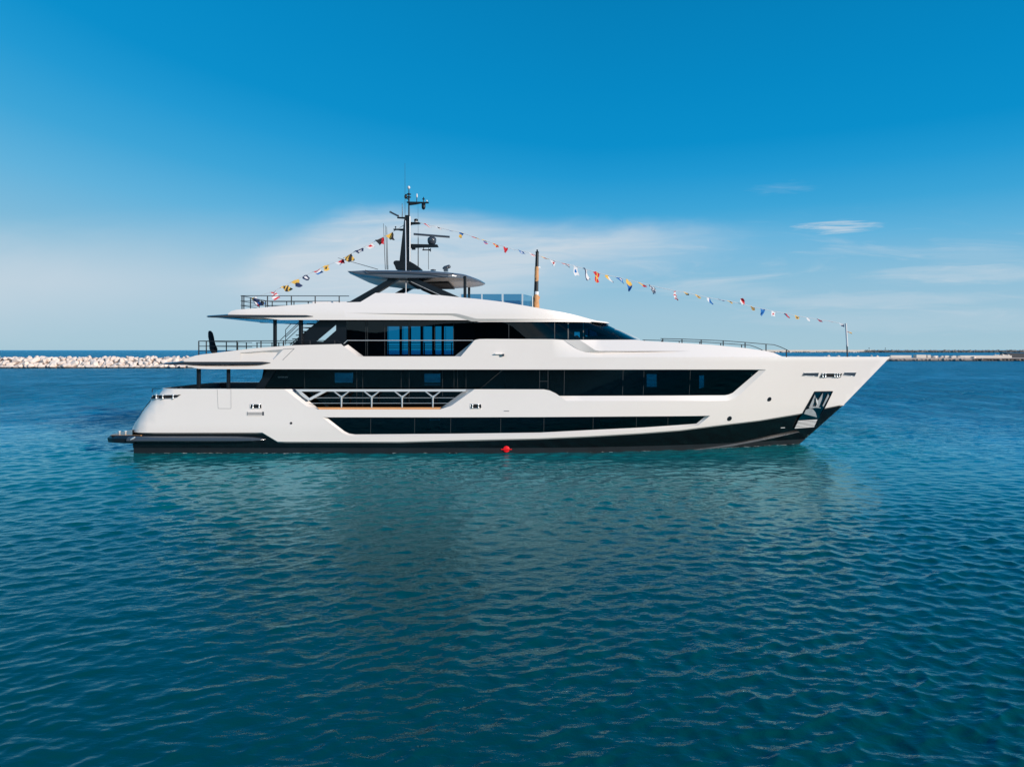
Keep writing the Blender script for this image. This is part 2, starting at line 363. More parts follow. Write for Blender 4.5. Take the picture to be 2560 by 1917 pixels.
# ------------------------------------------------------------------ water: one sheet with real waves, to the horizon
def build_water():
    def grow(start, step, end, rate):
        out = [start]
        while out[-1] < end:
            out.append(out[-1] + step); step *= rate
        return out
    ys = [-CAMD - 400, -CAMD - 60, -CAMD - 10, -CAMD + 2, -CAMD + 6] + [-CAMD + d for d in grow(7.0, 0.034, 200, 1.0042)]
    st = ys[-1] - ys[-2]; ys += grow(ys[-1] + st, st * 1.05, 40000, 1.06)
    xs = list(np.arange(-9, 9.001, 0.045)); st = 0.045
    side = grow(xs[-1] + st, st, 24, 1.0035); st = side[-1] - side[-2]; side += grow(side[-1] + st, st * 1.015, 30000, 1.022)
    xs = [-a for a in side[::-1]] + xs + side
    xs = np.array(xs); ys = np.array(ys)
    gx, gy = np.meshgrid(xs, ys); dx = np.gradient(xs)[None, :]; dy = np.gradient(ys)[:, None]
    sp = np.maximum(dx * 0.45, dy)
    z = np.zeros_like(gx); ox = np.zeros_like(gx); oy = np.zeros_like(gx)
    N = 150
    lam = np.exp(np.linspace(math.log(0.12), math.log(5.2), N)) * RNG.uniform(0.94, 1.06, N) * 0.62
    ok = (sp < 2.6)
    idx = np.where(ok)
    px, py, ps = gx[idx], gy[idx], sp[idx]
    zz = np.zeros_like(px); ax = np.zeros_like(px); ay = np.zeros_like(px)
    for i in range(N):
        th = math.pi / 2 + 0.12 + RNG.normal(0, 0.80); k = 2 * math.pi / lam[i]
        slope = 0.0285 * (1.0 if lam[i] < 0.33 else (0.33 / lam[i]) ** 0.42) * (1.0 if lam[i] > 0.19 else (lam[i] / 0.19) ** 0.9)
        dist = py + CAMD
        if 0.36 < lam[i] <= 1.1: slope = slope * (0.80 + 0.45 * np.clip((dist - 12) / 16, 0, 1))
        if lam[i] > 1.1: slope = slope * (0.28 + 0.80 * np.clip((dist - 26) / 45, 0, 1))
        a = slope / k; wgt = np.clip(lam[i] / (3.2 * ps) - 0.6, 0, 1)
        phx = k * (px * math.cos(th) + py * math.sin(th)) + RNG.uniform(0, 6.283)
        s_, c_ = np.sin(phx), np.cos(phx)
        zz += a * wgt * s_; ax += a * wgt * math.cos(th) * c_; ay += a * wgt * math.sin(th) * c_
    z[idx] = zz; ox[idx] = ax; oy[idx] = ay
    mod = 1 + 0.22 * np.sin(gx * 0.085 + 0.9 * np.sin(gy * 0.11)) * np.sin(gy * 0.19 + 0.7) + 0.30 * np.sin(gx * 0.31 + 1.3 * np.sin(gy * 0.23)) * np.sin(gy * 0.37 + 0.9 * np.sin(gx * 0.17 + 1))
    z, ox, oy = z * mod, ox * mod, oy * mod
    v = np.stack([gx + ox * 1.6, gy + oy * 1.6, z], -1).reshape(-1, 3)
    ny, nx = gx.shape
    a = (np.arange(ny - 1)[:, None] * nx + np.arange(nx - 1)[None, :]).reshape(-1)
    quads = np.stack([a, a + 1, a + nx + 1, a + nx], -1).astype(np.int32)
    me = bpy.data.meshes.new('water')
    me.vertices.add(len(v)); me.vertices.foreach_set('co', v.astype(np.float32).ravel())
    me.loops.add(quads.size); me.loops.foreach_set('vertex_index', quads.ravel())
    me.polygons.add(len(quads)); me.polygons.foreach_set('loop_start', np.arange(0, quads.size, 4, dtype=np.int32))
    me.update(calc_edges=True)
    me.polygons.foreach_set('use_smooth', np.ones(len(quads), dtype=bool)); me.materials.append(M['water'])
    o = bpy.data.objects.new('water', me); COL.objects.link(o); tag(o, 'rippled teal harbour water reaching the horizon', 'water', kind='structure')
build_water()

# ------------------------------------------------------------------ hull form
def lerp(a, b, t): return a + (b - a) * t
def clamp(t, a=0.0, b=1.0): return max(a, min(b, t))
def interp(x, pts):
    if x <= pts[0][0]: return pts[0][1]
    for (a, fa), (b, fb) in zip(pts, pts[1:]):
        if x <= b: return fa + (fb - fa) * (x - a) / (b - a)
    return pts[-1][1]
BM, RC = 4.0, 1.2
ZC = 4.92                                    # crease of the foredeck coaming
STERN = []
for px, py in ((325, 1081), (330.6, 1068), (341.4, 1045), (352, 1025), (366.8, 1007), (377.7, 990.6), (385, 981.5), (397.6, 972.8), (404, 971)):
    w = W(px, py, -3.35); STERN.append((w.z, w.x - 0.113 * RC))
def xstern(z):
    if z < STERN[0][0]: return STERN[0][1] + 0.15
    return interp(z, STERN)
def xstem(z):
    return 16.3 + 1.129 * z if z < 2.17 else 18.75 + (z - 2.17) * 0.9707
def b_hull(x, z):
    zz = min(z, ZC); t = clamp(zz / ZC, -0.25, 1)
    xs = lerp(-1.5, 5.0, max(0, t)); p = lerp(2.1, 2.45, max(0, t)); xe = xstem(zz)
    B = BM * (0.965 + 0.035 * clamp(zz / 1.4, -0.5, 1))
    if x > xs: return B * (1 - clamp((x - xs) / (xe - xs)) ** p)
    if z < 3.45:
        c = xstern(z) + RC
        if x < c: return B - RC + math.sqrt(max(0, RC * RC - min(RC, c - x) ** 2))
    else:
        c = -16.4                            # the overhang above rounds in a little at its after end
        if x < c: return B - 0.10 * (c - x) ** 2
    return B
def solve(px, py, surf, inset=0.0):
    """point where the sight line meets the surface Y = -(surf - inset)"""
    Y = -3.5
    for _ in range(60):
        w = W(px, py, Y); Yn = -(surf(w.x, w.z) - inset); Y = Y + 0.6 * (Yn - Y)
    w = W(px, py, Y); return w.x, w.z
def project(x, y, z): d = CAMD + y; return HX + x * F / d, HY + (CAMH - z) * F / d

def densify(poly, s, closed=True):
    out = []; n = len(poly)
    for i in range(n if closed else n - 1):
        a, b = poly[i], poly[(i + 1) % n]; L = math.hypot(b[0] - a[0], b[1] - a[1]); k = max(1, int(math.ceil(L / s)))
        for j in range(k): out.append((a[0] + (b[0] - a[0]) * j / k, a[1] + (b[1] - a[1]) * j / k))
    if not closed: out.append(poly[-1])
    return out
def inside(pts, loops):
    x, y = pts[:, 0], pts[:, 1]; c = np.zeros(len(pts), bool)
    for lp in loops:
        q = np.array(lp); n = len(q)
        for i in range(n):
            (x1, y1), (x2, y2) = q[i], q[(i + 1) % n]
            if y1 == y2: continue
            hit = ((y1 > y) != (y2 > y)) & (x < (x2 - x1) * (y - y1) / (y2 - y1) + x1); c ^= hit
    return c
def panel2d(outline, holes, s):
    loops = [densify(outline, s)] + [densify(h, s) for h in holes]
    pts = []; edges = []
    for lp in loops:
        o = len(pts); pts += lp; edges += [(o + i, o + (i + 1) % len(lp)) for i in range(len(lp))]
    P = np.array(pts); x0, z0 = P.min(0); x1, z1 = P.max(0)
    gx, gz = np.meshgrid(np.arange(x0, x1, s) + 0.013, np.arange(z0, z1, s) + 0.017)
    G = np.stack([gx.ravel(), gz.ravel()], -1)
    if len(G):
        G = G[inside(G, loops)]
        if len(G):
            dm = np.full(len(G), 1e9)
            for a, b in edges:
                A, B = P[a], P[b]; d = B - A; t = np.clip(((G - A) @ d) / max(1e-9, d @ d), 0, 1)
                dm = np.minimum(dm, np.hypot(*(G - (A + t[:, None] * d)).T))
            G = G[dm > 0.35 * s]
    allp = [Vector(p) for p in pts] + [Vector(p) for p in G]
    vo, eo, fo, *_ = delaunay_2d_cdt(allp, edges, [], 0, 1e-5)
    C = np.array([np.mean([vo[i] for i in f], 0) for f in fo]); keep = inside(C, loops)
    out = []
    for f, k in zip(fo, keep):
        if not k: continue
        a, b, c = (vo[i] for i in f)
        ar = (b.x - a.x) * (c.y - a.y) - (c.x - a.x) * (b.y - a.y)
        if abs(ar) < 1e-9: continue
        out.append(tuple(f) if ar > 0 else tuple(reversed(f)))
    return [(v.x, v.y) for v in vo], out
def surf_normal(surf, x, z, h=0.02):
    bx = (surf(x + h, z) - surf(x - h, z)) / (2 * h); bz = (surf(x, z + h) - surf(x, z - h)) / (2 * h)
    return Vector((-bx, -1, -bz)).normalized()
def panel(mb, outline, holes, surf, s=0.5, off=None, mi=0, mirror=True, nh=0.02):
    vs, fs = panel2d(outline, holes, s)
    f2 = surf if off is None else (lambda x, z: surf(x, z) - off(x, z))
    near = []; ns = []
    for x, z in vs:
        near.append((x, -f2(x, z), z)); ns.append(surf_normal(surf, x, z, nh))
    mb.add(near, fs, True, ns, mi)
    if mirror:
        mb.add([(x, -y, z) for x, y, z in near], [tuple(reversed(f)) for f in fs], True, [Vector((n.x, -n.y, n.z)) for n in ns], mi)
def strip3(mb, A, B, mi=0, mirror=True, closed=False, smooth=False):
    """quads between two 3-D polylines of equal length"""
    n = len(A); vs = list(A) + list(B); fs = []
    for i in range(n if closed else n - 1):
        j = (i + 1) % n; fs.append((i, j, n + j, n + i))
    mb.add(vs, fs, smooth, None, mi)
    if mirror: mb.add([(x, -y, z) for x, y, z in vs], [tuple(reversed(f)) for f in fs], smooth, None, mi)
def on(surf, pts, inset=0.0): return [(x, -(surf(x, z) - inset), z) for x, z in pts]
def pxs(pp, surf, inset=0.0): return [solve(a, b, surf, inset) for a, b in pp]
def across(mb, pts3, mi=0, smooth=False):
    """joins a near polyline to its mirror image"""
    strip3(mb, pts3, [(x, -y, z) for x, y, z in pts3], mi, mirror=False, smooth=smooth)

# ------------------------------------------------------------------ the yacht
yacht = empty('motor_yacht', (0, 0, 0), 'long white three-deck motor yacht with black lower hull and dark windows', 'yacht')
P = yacht
mb = MB()
WB = [(640, 1084.2), (656, 1084.4), (694, 1107), (1000, 1107.4), (1131, 1103.8), (1350, 1098.8), (1481, 1092.8), (1600, 1085.6),
      (1700, 1078), (1781, 1067.5), (1900, 1053), (2003, 1035.8), (2056, 1024)]
def densify2(H, G, step=45, closed=True):
    h2, g2 = [], []; n = len(H)
    for i in range(n if closed else n - 1):
        (a, b), (c, d) = (H[i], H[(i + 1) % n]), (G[i], G[(i + 1) % n])
        k = max(1, int(abs(b[0] - a[0]) // step))
        for q in range(k):
            t = q / k; h2.append((lerp(a[0], b[0], t), lerp(a[1], b[1], t))); g2.append((lerp(c[0], d[0], t), lerp(c[1], d[1], t)))
    return h2, g2
WB = densify2(WB, WB, 40, False)[0] + [WB[-1]]
wb = [(STERN[0][1], STERN[0][0])] + [(STERN[0][1] + 0.5, STERN[0][0] - 0.01)] + pxs(WB, b_hull) + [(xstem(2.17), 2.17)]
LIP = 0.07
wb_up = [(x, z + LIP) for x, z in wb]; wb_up[0] = (xstern(wb[0][1] + LIP), wb[0][1] + LIP); wb_up[-1] = (xstem(2.17 + LIP), 2.17 + LIP)
stem = [(xstem(z), z) for z in np.linspace(2.17 + LIP, ZC, 9)][1:]
zsheer = solve(640, 972.3, b_hull)[1]
sternup = [(xstern(z), z) for z in np.linspace(STERN[0][0] + LIP, zsheer, 10)]
# window outlines: H = edge on the hull face, G = edge of the glass
LOW_H = [(806, 1042.8), (855, 1081), (870, 1088.5), (888, 1091.5), (1131, 1090), (1350, 1086.6), (1481, 1080.5), (1608, 1074), (1700, 1067.5), (1746, 1063),
         (1775, 1039), (1700, 1040), (1350, 1042.3), (1100, 1043)]
LOW_G = [(816.5, 1043), (860.9, 1077.5), (873, 1083.5), (888, 1085.7), (1131, 1083.9), (1350, 1081), (1481, 1074.3), (1608, 1068.3), (1700, 1062), (1741, 1058.8),
         (1764, 1039.5), (1700, 1040.3), (1350, 1042.6), (1100, 1043.3)]
MAIN_H = [(1258, 923.7), (1915, 923.7), (1912, 928), (1850, 986), (1836, 996), (1818, 1002), (1600, 1002), (1416, 1002), (1390, 983.5), (1374, 976), (1360, 973.2), (1198, 972.8)]
MAIN_G = [(1258, 924.3), (1897, 924.6), (1895, 928), (1832, 981.7), (1822, 986), (1812, 988), (1600, 989), (1399, 989.5), (1386, 982.5), (1373, 975.8), (1360, 973.2), (1198, 972.8)]
LOW_H, LOW_G = densify2(LOW_H, LOW_G); MAIN_H, MAIN_G = densify2(MAIN_H, MAIN_G)
hole_low = pxs(LOW_H, b_hull)
# after bulwark opening on the main deck
OP_H = [(710.5, 972.5), (766.7, 1015.5), (792, 1022.6), (798.4, 1023.4), (1098.6, 1023.4), (1110, 1020), (1128.4, 1014), (1186.4, 972.8)]
OP_G = [(735, 972.5), (780, 1008), (792, 1017.8), (798.4, 1023.4), (1098.6, 1023.4), (1104, 1018), (1118.5, 1008), (1165.6, 972.8)]
# opening of the upper side deck
UP_H = [(1187, 850), (1152, 890.8), (894.4, 891.2), (860, 866)]
UP_G = [(1184, 852), (1136.6, 890.5), (908.9, 890.8), (870, 861.5)]
TOPL = [(853, 860), (736, 863), (640, 870), (548, 881), (505, 886.2), (488, 889), (475.5, 893), (459, 903.5)]
lipend = [(464, 906)]
A_out = wb_up + stem
A_out += pxs([(1958, 892.8), (1700, 892.8), (1450, 892.8), (1380, 892.8), (1380, 848), (1215, 847.2), (1198, 847.6)], b_hull)
A_out += pxs(UP_H, b_hull) + pxs(TOPL, b_hull)
HOL_U = [(466, 911), (500, 911.2), (560, 911.4), (620, 911.2), (655, 910), (676, 907.6)]
HOL_L = [(468, 913), (500, 918.6), (560, 918.8), (620, 917.6), (655, 913), (676, 908)]
A_out += pxs([(464.5, 909.5), (466.5, 913.8), (480, 918), (496, 921.6), (530, 922.5), (700, 922.9), (1000, 923.6)], b_hull)
i_main = len(A_out)
# the notch runs round the flush main-deck window
A_out = A_out + pxs([p for p in MAIN_H if not (p[0] < 1262 and 924.5 < p[1] < 972)], b_hull)
A_out += pxs(OP_H[::-1], b_hull)
A_out += [(solve(560, 972.4, b_hull)[0], zsheer), (-17.2, zsheer)]
A_out += sternup[::-1][:-1]
# sculpted gill in the after overhang (a shallow step)
GILL_U = [(600, 882), (663, 876.7), (708.7, 873), (696, 886), (683, 899)]
GILL_L = [(602, 883.2), (655, 880.8), (692, 880.8), (688, 888), (680.6, 897.8)]
def off_A(x, z):
    if x > -10 or z < 4.4: return 0.0
    px, py = project(x, -4, z)
    if px > 694: return 0.0
    line = interp(px, [(560, 886.5), (602, 883.2), (655, 880.7), (694, 880.7)])
    if py < line - 0.6: return 0.0
    right = 692 - (py - 880.8) * 0.67
    if px > right + 1.2: return 0.0
    return 0.13 * clamp((px - 560) / 60) * clamp((903 - py) / 10)
gill_u = pxs(GILL_U, b_hull); gill_l = pxs(GILL_L, b_hull)
hol_u, hol_l = pxs(HOL_U, b_hull), pxs(HOL_L, b_hull)
panel(mb, A_out, [hole_low, gill_u + gill_l[::-1], hol_u + hol_l[::-1]], b_hull, 0.45, off=off_A)
ins = (0.10, 0.30, 0.30, 0.28, 0.16, 0.0)
hol_m = [(a[0], a[1] - 0.01) for a in hol_u]
strip3(mb, on(b_hull, hol_l), [(x, -(b_hull(x, z) - i_), z) for (x, z), i_ in zip(hol_u, ins)])
strip3(mb, [(x, -(b_hull(x, z) - i_), z) for (x, z), i_ in zip(hol_u, ins)], on(b_hull, hol_u))
across(mb, on(b_hull, densify(pxs([(466.5, 913.8), (480, 918), (496, 921.6), (530, 922.5), (700, 922.9)], b_hull), 0.8, False))[::-1])
strip3(mb, on(b_hull, gill_u), [(x, -(b_hull(x, z) - off_A(x, z)), z) for x, z in gill_l])
# lower lip of the white topside
strip3(mb, on(b_hull, densify(wb, 0.6, False), 0.09), on(b_hull, densify(wb_up, 0.6, False)) if len(densify(wb, 0.6, False)) == len(densify(wb_up, 0.6, False)) else on(b_hull, [(x, z + LIP) for x, z in densify(wb, 0.6, False)]))
# bevelled reveals round the openings
def reveal(H, G, depth, closed=False, sub=0.5):
    h = pxs(H, b_hull); g = pxs(G, b_hull, depth)
    strip3(mb, on(b_hull, h), on(b_hull, g, depth), closed=closed)
    return g
g_low = reveal(LOW_H, LOW_G, 0.16, True)
g_main = reveal(MAIN_H, MAIN_G, 0.14, True)
g_op = reveal(OP_H, OP_G, 0.34)
reveal(UP_H, UP_G, 0.30)
# bulwark cap rail and inner faces, after deck
sh = densify([(-18.2, zsheer), (solve(710, 972.4, b_hull)[0], zsheer)], 0.5, False)
strip3(mb, on(b_hull, sh), on(b_hull, sh, 0.26))
# inner side of the upper bulwark
tl = pxs(TOPL[::-1], b_hull); strip3(mb, on(b_hull, tl), on(b_hull, tl, 0.28))
ub = pxs([(894.4, 891.2), (1152, 890.8)], b_hull); ub = densify(ub, 0.6, False); strip3(mb, on(b_hull, ub), on(b_hull, ub, 0.3))
# transom between the two sides
tr = [(x, -(b_hull(x + 0.001, z)), z) for x, z in sternup]; across(mb, tr[::-1])
# foredeck between the sheers
fd = [(x, -b_hull(x, ZC) + 0.02, ZC - 0.03) for x in np.linspace(11.5, xstem(ZC) - 0.02, 24)]; across(mb, fd)
hull = mb.build('hull', M['white'], P)

# foredeck coaming above the crease, leaning inboard
XA, XB = solve(1380, 892.8, b_hull)[0], solve(1500, 892.8, b_hull)[0]
def b_coam(x, z):
    k = 0.62 * clamp((x - XA) / (XB - XA)) ** 1.3
    return b_hull(x, ZC) - k * max(-0.1, z - ZC)
SC_U = [(1448.6, 849.5), (1486.6, 875.4), (1496, 877.2), (1700, 877.9), (1727, 877.7)]
SC_L = [(1407, 849.5), (1450, 876.8), (1464, 880.8), (1480, 882), (1700, 878.4)]
def off_B(x, z):
    px, py = project(x, -b_coam(x, z), z)
    if px > 1727 or py > 878.6: return 0.0
    if px < 1448.6 + (py - 849.5) * 1.46 - 2.0: return 0.0
    return -0.22 * clamp((1727 - px) / 220)
mb = MB()
su = pxs(SC_U, b_coam); sl = pxs(SC_L, b_coam)
B_top = [(1590, 849.3), (1606, 851.8), (1654, 854.5), (1781, 862), (1862.7, 870), (1915, 877.5), (1935, 882), (1958.7, 892.6)]
B_out = pxs([(1380, 892.8), (1450, 892.8), (1700, 892.8)], b_hull) + pxs(B_top[::-1], b_coam)
B_out = B_out + [su[0]] + su[1:] + sl[::-1] + pxs([(1380, 848)], b_coam)
panel(mb, B_out, [], b_coam, 0.4, off=off_B)
n5 = [su[0], su[1], su[2], su[3], su[4]]; l5 = [sl[0], sl[1], sl[2], sl[3], sl[4]]
strip3(mb, [(x, -(b_coam(x, z) - off_B(x, z)), z) for x, z in n5], on(b_coam, [l5[0], l5[1], l5[2], l5[3], su[4]]))
strip3(mb, on(b_coam, [l5[2], l5[3]]), on(b_coam, [l5[3], l5[4]]))
bt = [(x, -b_coam(x, z), z) for x, z in densify(pxs([(1380, 848)] + B_top, b_coam), 0.5, False)]
across(mb, bt)
mb.build('foredeck_coaming', M['white'], P)

# black lower hull and antifouling band
mb = MB()
ZB = 0.27
blk = [(x, z) for x, z in wb]
b_blk = lambda x, z: b_hull(x, z) - 0.09
xb0 = W(330, 1110, -3.9).x
bo = [(xb0, ZB)] + [(xstem(ZB), ZB)] + [(xstem(z), z) for z in np.linspace(ZB, 2.17, 6)][1:] + blk[::-1][1:-2] + [(xb0 + 0.6, blk[1][1]), (xb0, blk[1][1])]
def b_blk2(x, z):
    zz = min(z, ZC); t = clamp(zz / ZC, -0.25, 1); xs = lerp(-1.5, 5.0, max(0, t))
    return BM * (0.965 + 0.035 * clamp(zz / 1.4, -0.5, 1)) - 0.09 if x < xs else max(0.0, b_hull(x, z) - 0.09 * clamp((xstem(zz) - x) / 2))
panel(mb, bo, [], b_blk2, 0.5)
across(mb, [(xb0, -b_blk2(xb0, z), z) for z in (1.2, ZB)])
across(mb, [(x, -b_blk2(x, blk[1][1]), blk[1][1]) for x in (xb0, xb0 + 2)])
mb.build('black_hull_band', M['black'], P)
mb = MB()
bo = [(xb0 + 0.02, -0.9), (xstem(-0.9), -0.9)] + [(xstem(z), z) for z in np.linspace(-0.9, ZB, 5)][1:] + [(xb0 + 0.02, ZB)]
panel(mb, bo, [], lambda x, z: b_blk2(x, z) - 0.004, 0.5)
across(mb, [(xb0 + 0.02, -b_blk2(xb0 + 0.02, z) + 0.004, z) for z in (ZB, -0.9)])
kx = [xb0 + 0.02] + list(np.linspace(xb0 + 1, xstem(-0.9) - 0.01, 20)); across(mb, [(x, -b_blk2(x, -0.9) + 0.004, -0.9) for x in kx][::-1])
mb.build('boot_stripe', M['boot'], P)
# spray rail at the bow
mb = MB()
SR = [(1700, 1127.5, 1), (1760, 1122, 4), (1830, 1113.5, 7), (1900, 1100, 6), (1960, 1087.5, 4), (1996, 1079, 1)]
t_ = pxs([(a, b - w / 2) for a, b, w in SR], b_blk2); l_ = pxs([(a, b + w / 2) for a, b, w in SR], b_blk2, 0.02)
mid = [((a[0] + c[0]) / 2, (a[1] + c[1]) / 2) for a, c in zip(t_, l_)]
strip3(mb, on(b_blk2, mid, -0.14), on(b_blk2, t_, 0.0), smooth=True, mirror=False); strip3(mb, on(b_blk2, l_, 0.02), on(b_blk2, mid, -0.14), smooth=True, mirror=False)
mirror(mb.build('spray_rail', simple('grey_spray_rail', (0.11, 0.12, 0.13), 0.4, var=0.3, vscale=1.5), P))
# sponson along the stern quarter
mb = MB()
secs = []
for px, s_ in ((322, 1), (345, 1), (420, 1), (520, 1), (590, 0.95), (630, 0.72), (652, 0.35), (662, 0.04)):
    yc = 1099.5
    sec = []
    for dy, o in ((-9.5 * s_, 0.0), (-8.6 * s_, 0.22 * s_), (-5.5 * s_, 0.38 * s_), (0, 0.45 * s_), (2.2 * s_, 0.43 * s_), (5.5 * s_, 0.2 * s_), (10 * s_, 0.0)):
        w = W(px, yc + dy, -4.1); sec.append((w.x, -(BM - 0.10 + o), w.z))
    secs.append(sec)
for a, b in zip(secs, secs[1:]): strip3(mb, a, b, smooth=True, mirror=False)
strip3(mb, secs[0], [(secs[0][3][0], -3.6, p[2]) for p in secs[0]], mirror=False)
mirror(mb.build('stern_sponson', M['slate'], P))

# swim platform
plat = MB()
zt, zb_ = 0.93, 0.50
outl = [(-19.2, -4.25), (-20.1, -4.22), (-20.7, -4.0), (-20.93, -3.5), (-21.0, -2.5), (-21.0, 0)]
ring_t = outl + [(x, -y) for x, y in outl[::-1]][1:]
c = len(ring_t)
shrink = lambda x, y, k: ((x + 19.2) * (1 - k) - 19.2, y * (1 - k * 0.5))
r0 = [(*shrink(x, y, .07), zt) for x, y in ring_t]; r1 = [(x, y, zt - 0.13) for x, y in ring_t]; r2 = [(*shrink(x, y, .02), zb_ + 0.08) for x, y in ring_t]; r3 = [(*shrink(x, y, .2), zb_) for x, y in ring_t]
strip3(plat, r1, r0, mirror=False, smooth=True); strip3(plat, r2, r1, mirror=False, smooth=True); strip3(plat, r3, r2, mirror=False, smooth=True)
plat.add(r0, [tuple(range(c - 1, -1, -1))]); plat.add(r3, [tuple(range(c))])
platform = plat.build('swim_platform', simple('black_platform_paint', (0.010, 0.012, 0.016), 0.3, coat=0.3), P)
mb = MB(); mb.prism([(-20.55, zt - 0.02), (-19.0, zt - 0.02), (-19.0, zt + 0.012), (-20.55, zt + 0.012)], -4.0, -3.75); mirror(mb.build('teak_strip', M['teak'], platform))
for px in (293, 308):
    mb = MB(); w = W(px + 6, 1087, -3.85); w.z = zt + 0.01
    mb.lathe(w, [(0.05, 0), (0.04, 0.1), (0.07, 0.18), (0.075, 0.21), (0.0, 0.22)], 12); o = mb.build('bollard', M['steel'], platform); mirror(o)
mb = MB(); mb.tube([W(326, 1099, -4.36), W(333, 1095.5, -4.38), W(338, 1092, -4.36)], [0.03, 0.05, 0.03], 8); mb.build('hull_cleat', M['steel'], P)

# glass and interiors
def glass_part(name, poly, surf, inset, mat, mulls, s=0.7, mw=0.022):
    mb = MB(); panel(mb, poly, [], lambda x, z: surf(x, z) - inset, s, mirror=False)
    g = mb.build(name, mat, P)
    for pl in mulls:
        m2 = MB(); pts = pxs(pl, surf, inset)
        A = []; 
        dx, dz = pts[-1][0] - pts[0][0], pts[-1][1] - pts[0][1]; L = math.hypot(dx, dz); nx, nz = -dz / L * mw / 2, dx / L * mw / 2
        for sgn in (1, -1):
            A.append([(x + nx * sgn, -(surf(x, z) - inset + 0.006), z + nz * sgn) for x, z in pts])
        strip3(m2, A[0], A[1], mirror=False) if dz > 0 else strip3(m2, A[1], A[0], mirror=False)
        m2.build('window_joint', M['mull'], g)
    mirror(g)
    return g
lowm = [[(x, 1044 - (x - 927) * 0.004), (x - 0.5, interp(x, [(886, 1085.2), (1131, 1083.4), (1350, 1080.5), (1481, 1073.8), (1608, 1067.8), (1700, 1061.5)]))] for x in (927, 1037, 1127, 1252, 1360, 1483, 1591, 1670)]
glass_part('lower_deck_window', g_low, b_hull, 0.16, M['glass_low'], lowm)
mainm = [[(x, 926), (x - k, y1)] for x, k, y1 in ((1349, 0, 971.5), (1370, 0, 974), (1411, 1, 988), (1557.8, 1.5, 988), (1610, 2, 988), (1726, 3, 988))] + [[(1349.5, 953), (1370, 953)]]
gm = glass_part('main_deck_window', g_main, b_hull, 0.14, M['glass_main'], mainm)

def wall_with_holes(mb, poly_px, holes_px, Y, grow=0.0, off=0.0):
    o = [(W(a, b, Y).x, W(a, b, Y).z) for a, b in poly_px]
    hs = []
    for h in holes_px:
        cx = sum(p[0] for p in h) / len(h); cy = sum(p[1] for p in h) / len(h)
        hs.append([(lambda w: (w.x, w.z))(W(cx + (a - cx) * (1 + grow), cy + (b - cy) * (1 + grow), Y + off)) for a, b in h])
    vs, fs = panel2d(o, hs, 1.5)
    mb.add([(x, Y, z) for x, z in vs], fs)
def rect(x0, x1, y0, y1): return [(x0, y0), (x1, y0), (x1, y1), (x0, y1)]
# main deck interior: dark linings with the window openings one sees straight through
mh = [rect(837, 882.6, 932, 957), rect(1061, 1101, 934, 962), rect(1616.7, 1641.5, 935, 967), rect(1748, 1760, 938, 975)]
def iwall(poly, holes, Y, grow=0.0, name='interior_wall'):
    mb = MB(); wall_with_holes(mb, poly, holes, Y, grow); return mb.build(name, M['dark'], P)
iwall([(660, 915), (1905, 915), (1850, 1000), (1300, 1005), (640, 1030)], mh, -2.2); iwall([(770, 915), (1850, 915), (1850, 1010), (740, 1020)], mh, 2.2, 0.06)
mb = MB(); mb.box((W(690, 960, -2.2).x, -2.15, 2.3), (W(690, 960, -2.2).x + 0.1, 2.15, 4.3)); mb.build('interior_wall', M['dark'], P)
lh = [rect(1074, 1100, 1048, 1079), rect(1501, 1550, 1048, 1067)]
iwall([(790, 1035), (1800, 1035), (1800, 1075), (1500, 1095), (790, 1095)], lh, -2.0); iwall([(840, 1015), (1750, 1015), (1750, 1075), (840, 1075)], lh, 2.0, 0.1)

# main deckhouse behind the side deck
DH = [(669, 923.5), (1262, 923.5), (1262, 1024), (798, 1024), (735, 1000), (636, 1000), (636, 972)]
dh = [(lambda w: (w.x, w.z))(W(a, b, -2.9)) for a, b in DH]
flat29 = lambda x, z: 2.9
saloon = glass_part('saloon_window', dh, flat29, 0.0, M['glass_main'],
                    [[(761.5, 927), (761.5, 972)], [(892, 927), (892, 1015)], [(907, 927), (907, 1015)], [(1003, 930), (1003, 972)], [(1023, 930), (1023, 1012)], [(1106.5, 926), (1106.5, 990)], [(1135, 926), (1135, 972)], [(1144, 926), (1144, 972)], [(1165, 926), (1165, 972)]], s=2.0)
for word, px, wpx in (('CUSTOM', 694.6, 15.2), ('LINE', 711.6, 8.4)):
    cu = bpy.data.curves.new('lettering', 'FONT'); cu.body = word; cu.size = 0.098; cu.extrude = 0.004; cu.space_character = 1.08
    to = bpy.data.objects.new('lettering', cu); COL.objects.link(to)
    dg = bpy.context.evaluated_depsgraph_get(); me = bpy.data.meshes.new_from_object(to.evaluated_get(dg)); bpy.data.objects.remove(to)
    me.materials.clear(); me.materials.append(M['letter']); lo = bpy.data.objects.new('lettering', me); COL.objects.link(lo); lo.parent = saloon
    lo.location = W(px, 944.3, -2.92); lo.rotation_euler = (R(90), 0, 0)
    lo.scale = ((wpx * 38.5 / F) / max(v.co.x for v in me.vertices), 1, 1)
# after wing of the deckhouse, slanting pane
mb = MB(); mb.pprism([(669, 924), (690, 924), (659, 972), (659, 985), (628, 985)], -2.97, -2.97, -2.9); mb.build('deckhouse_wing', M['navy'], P)
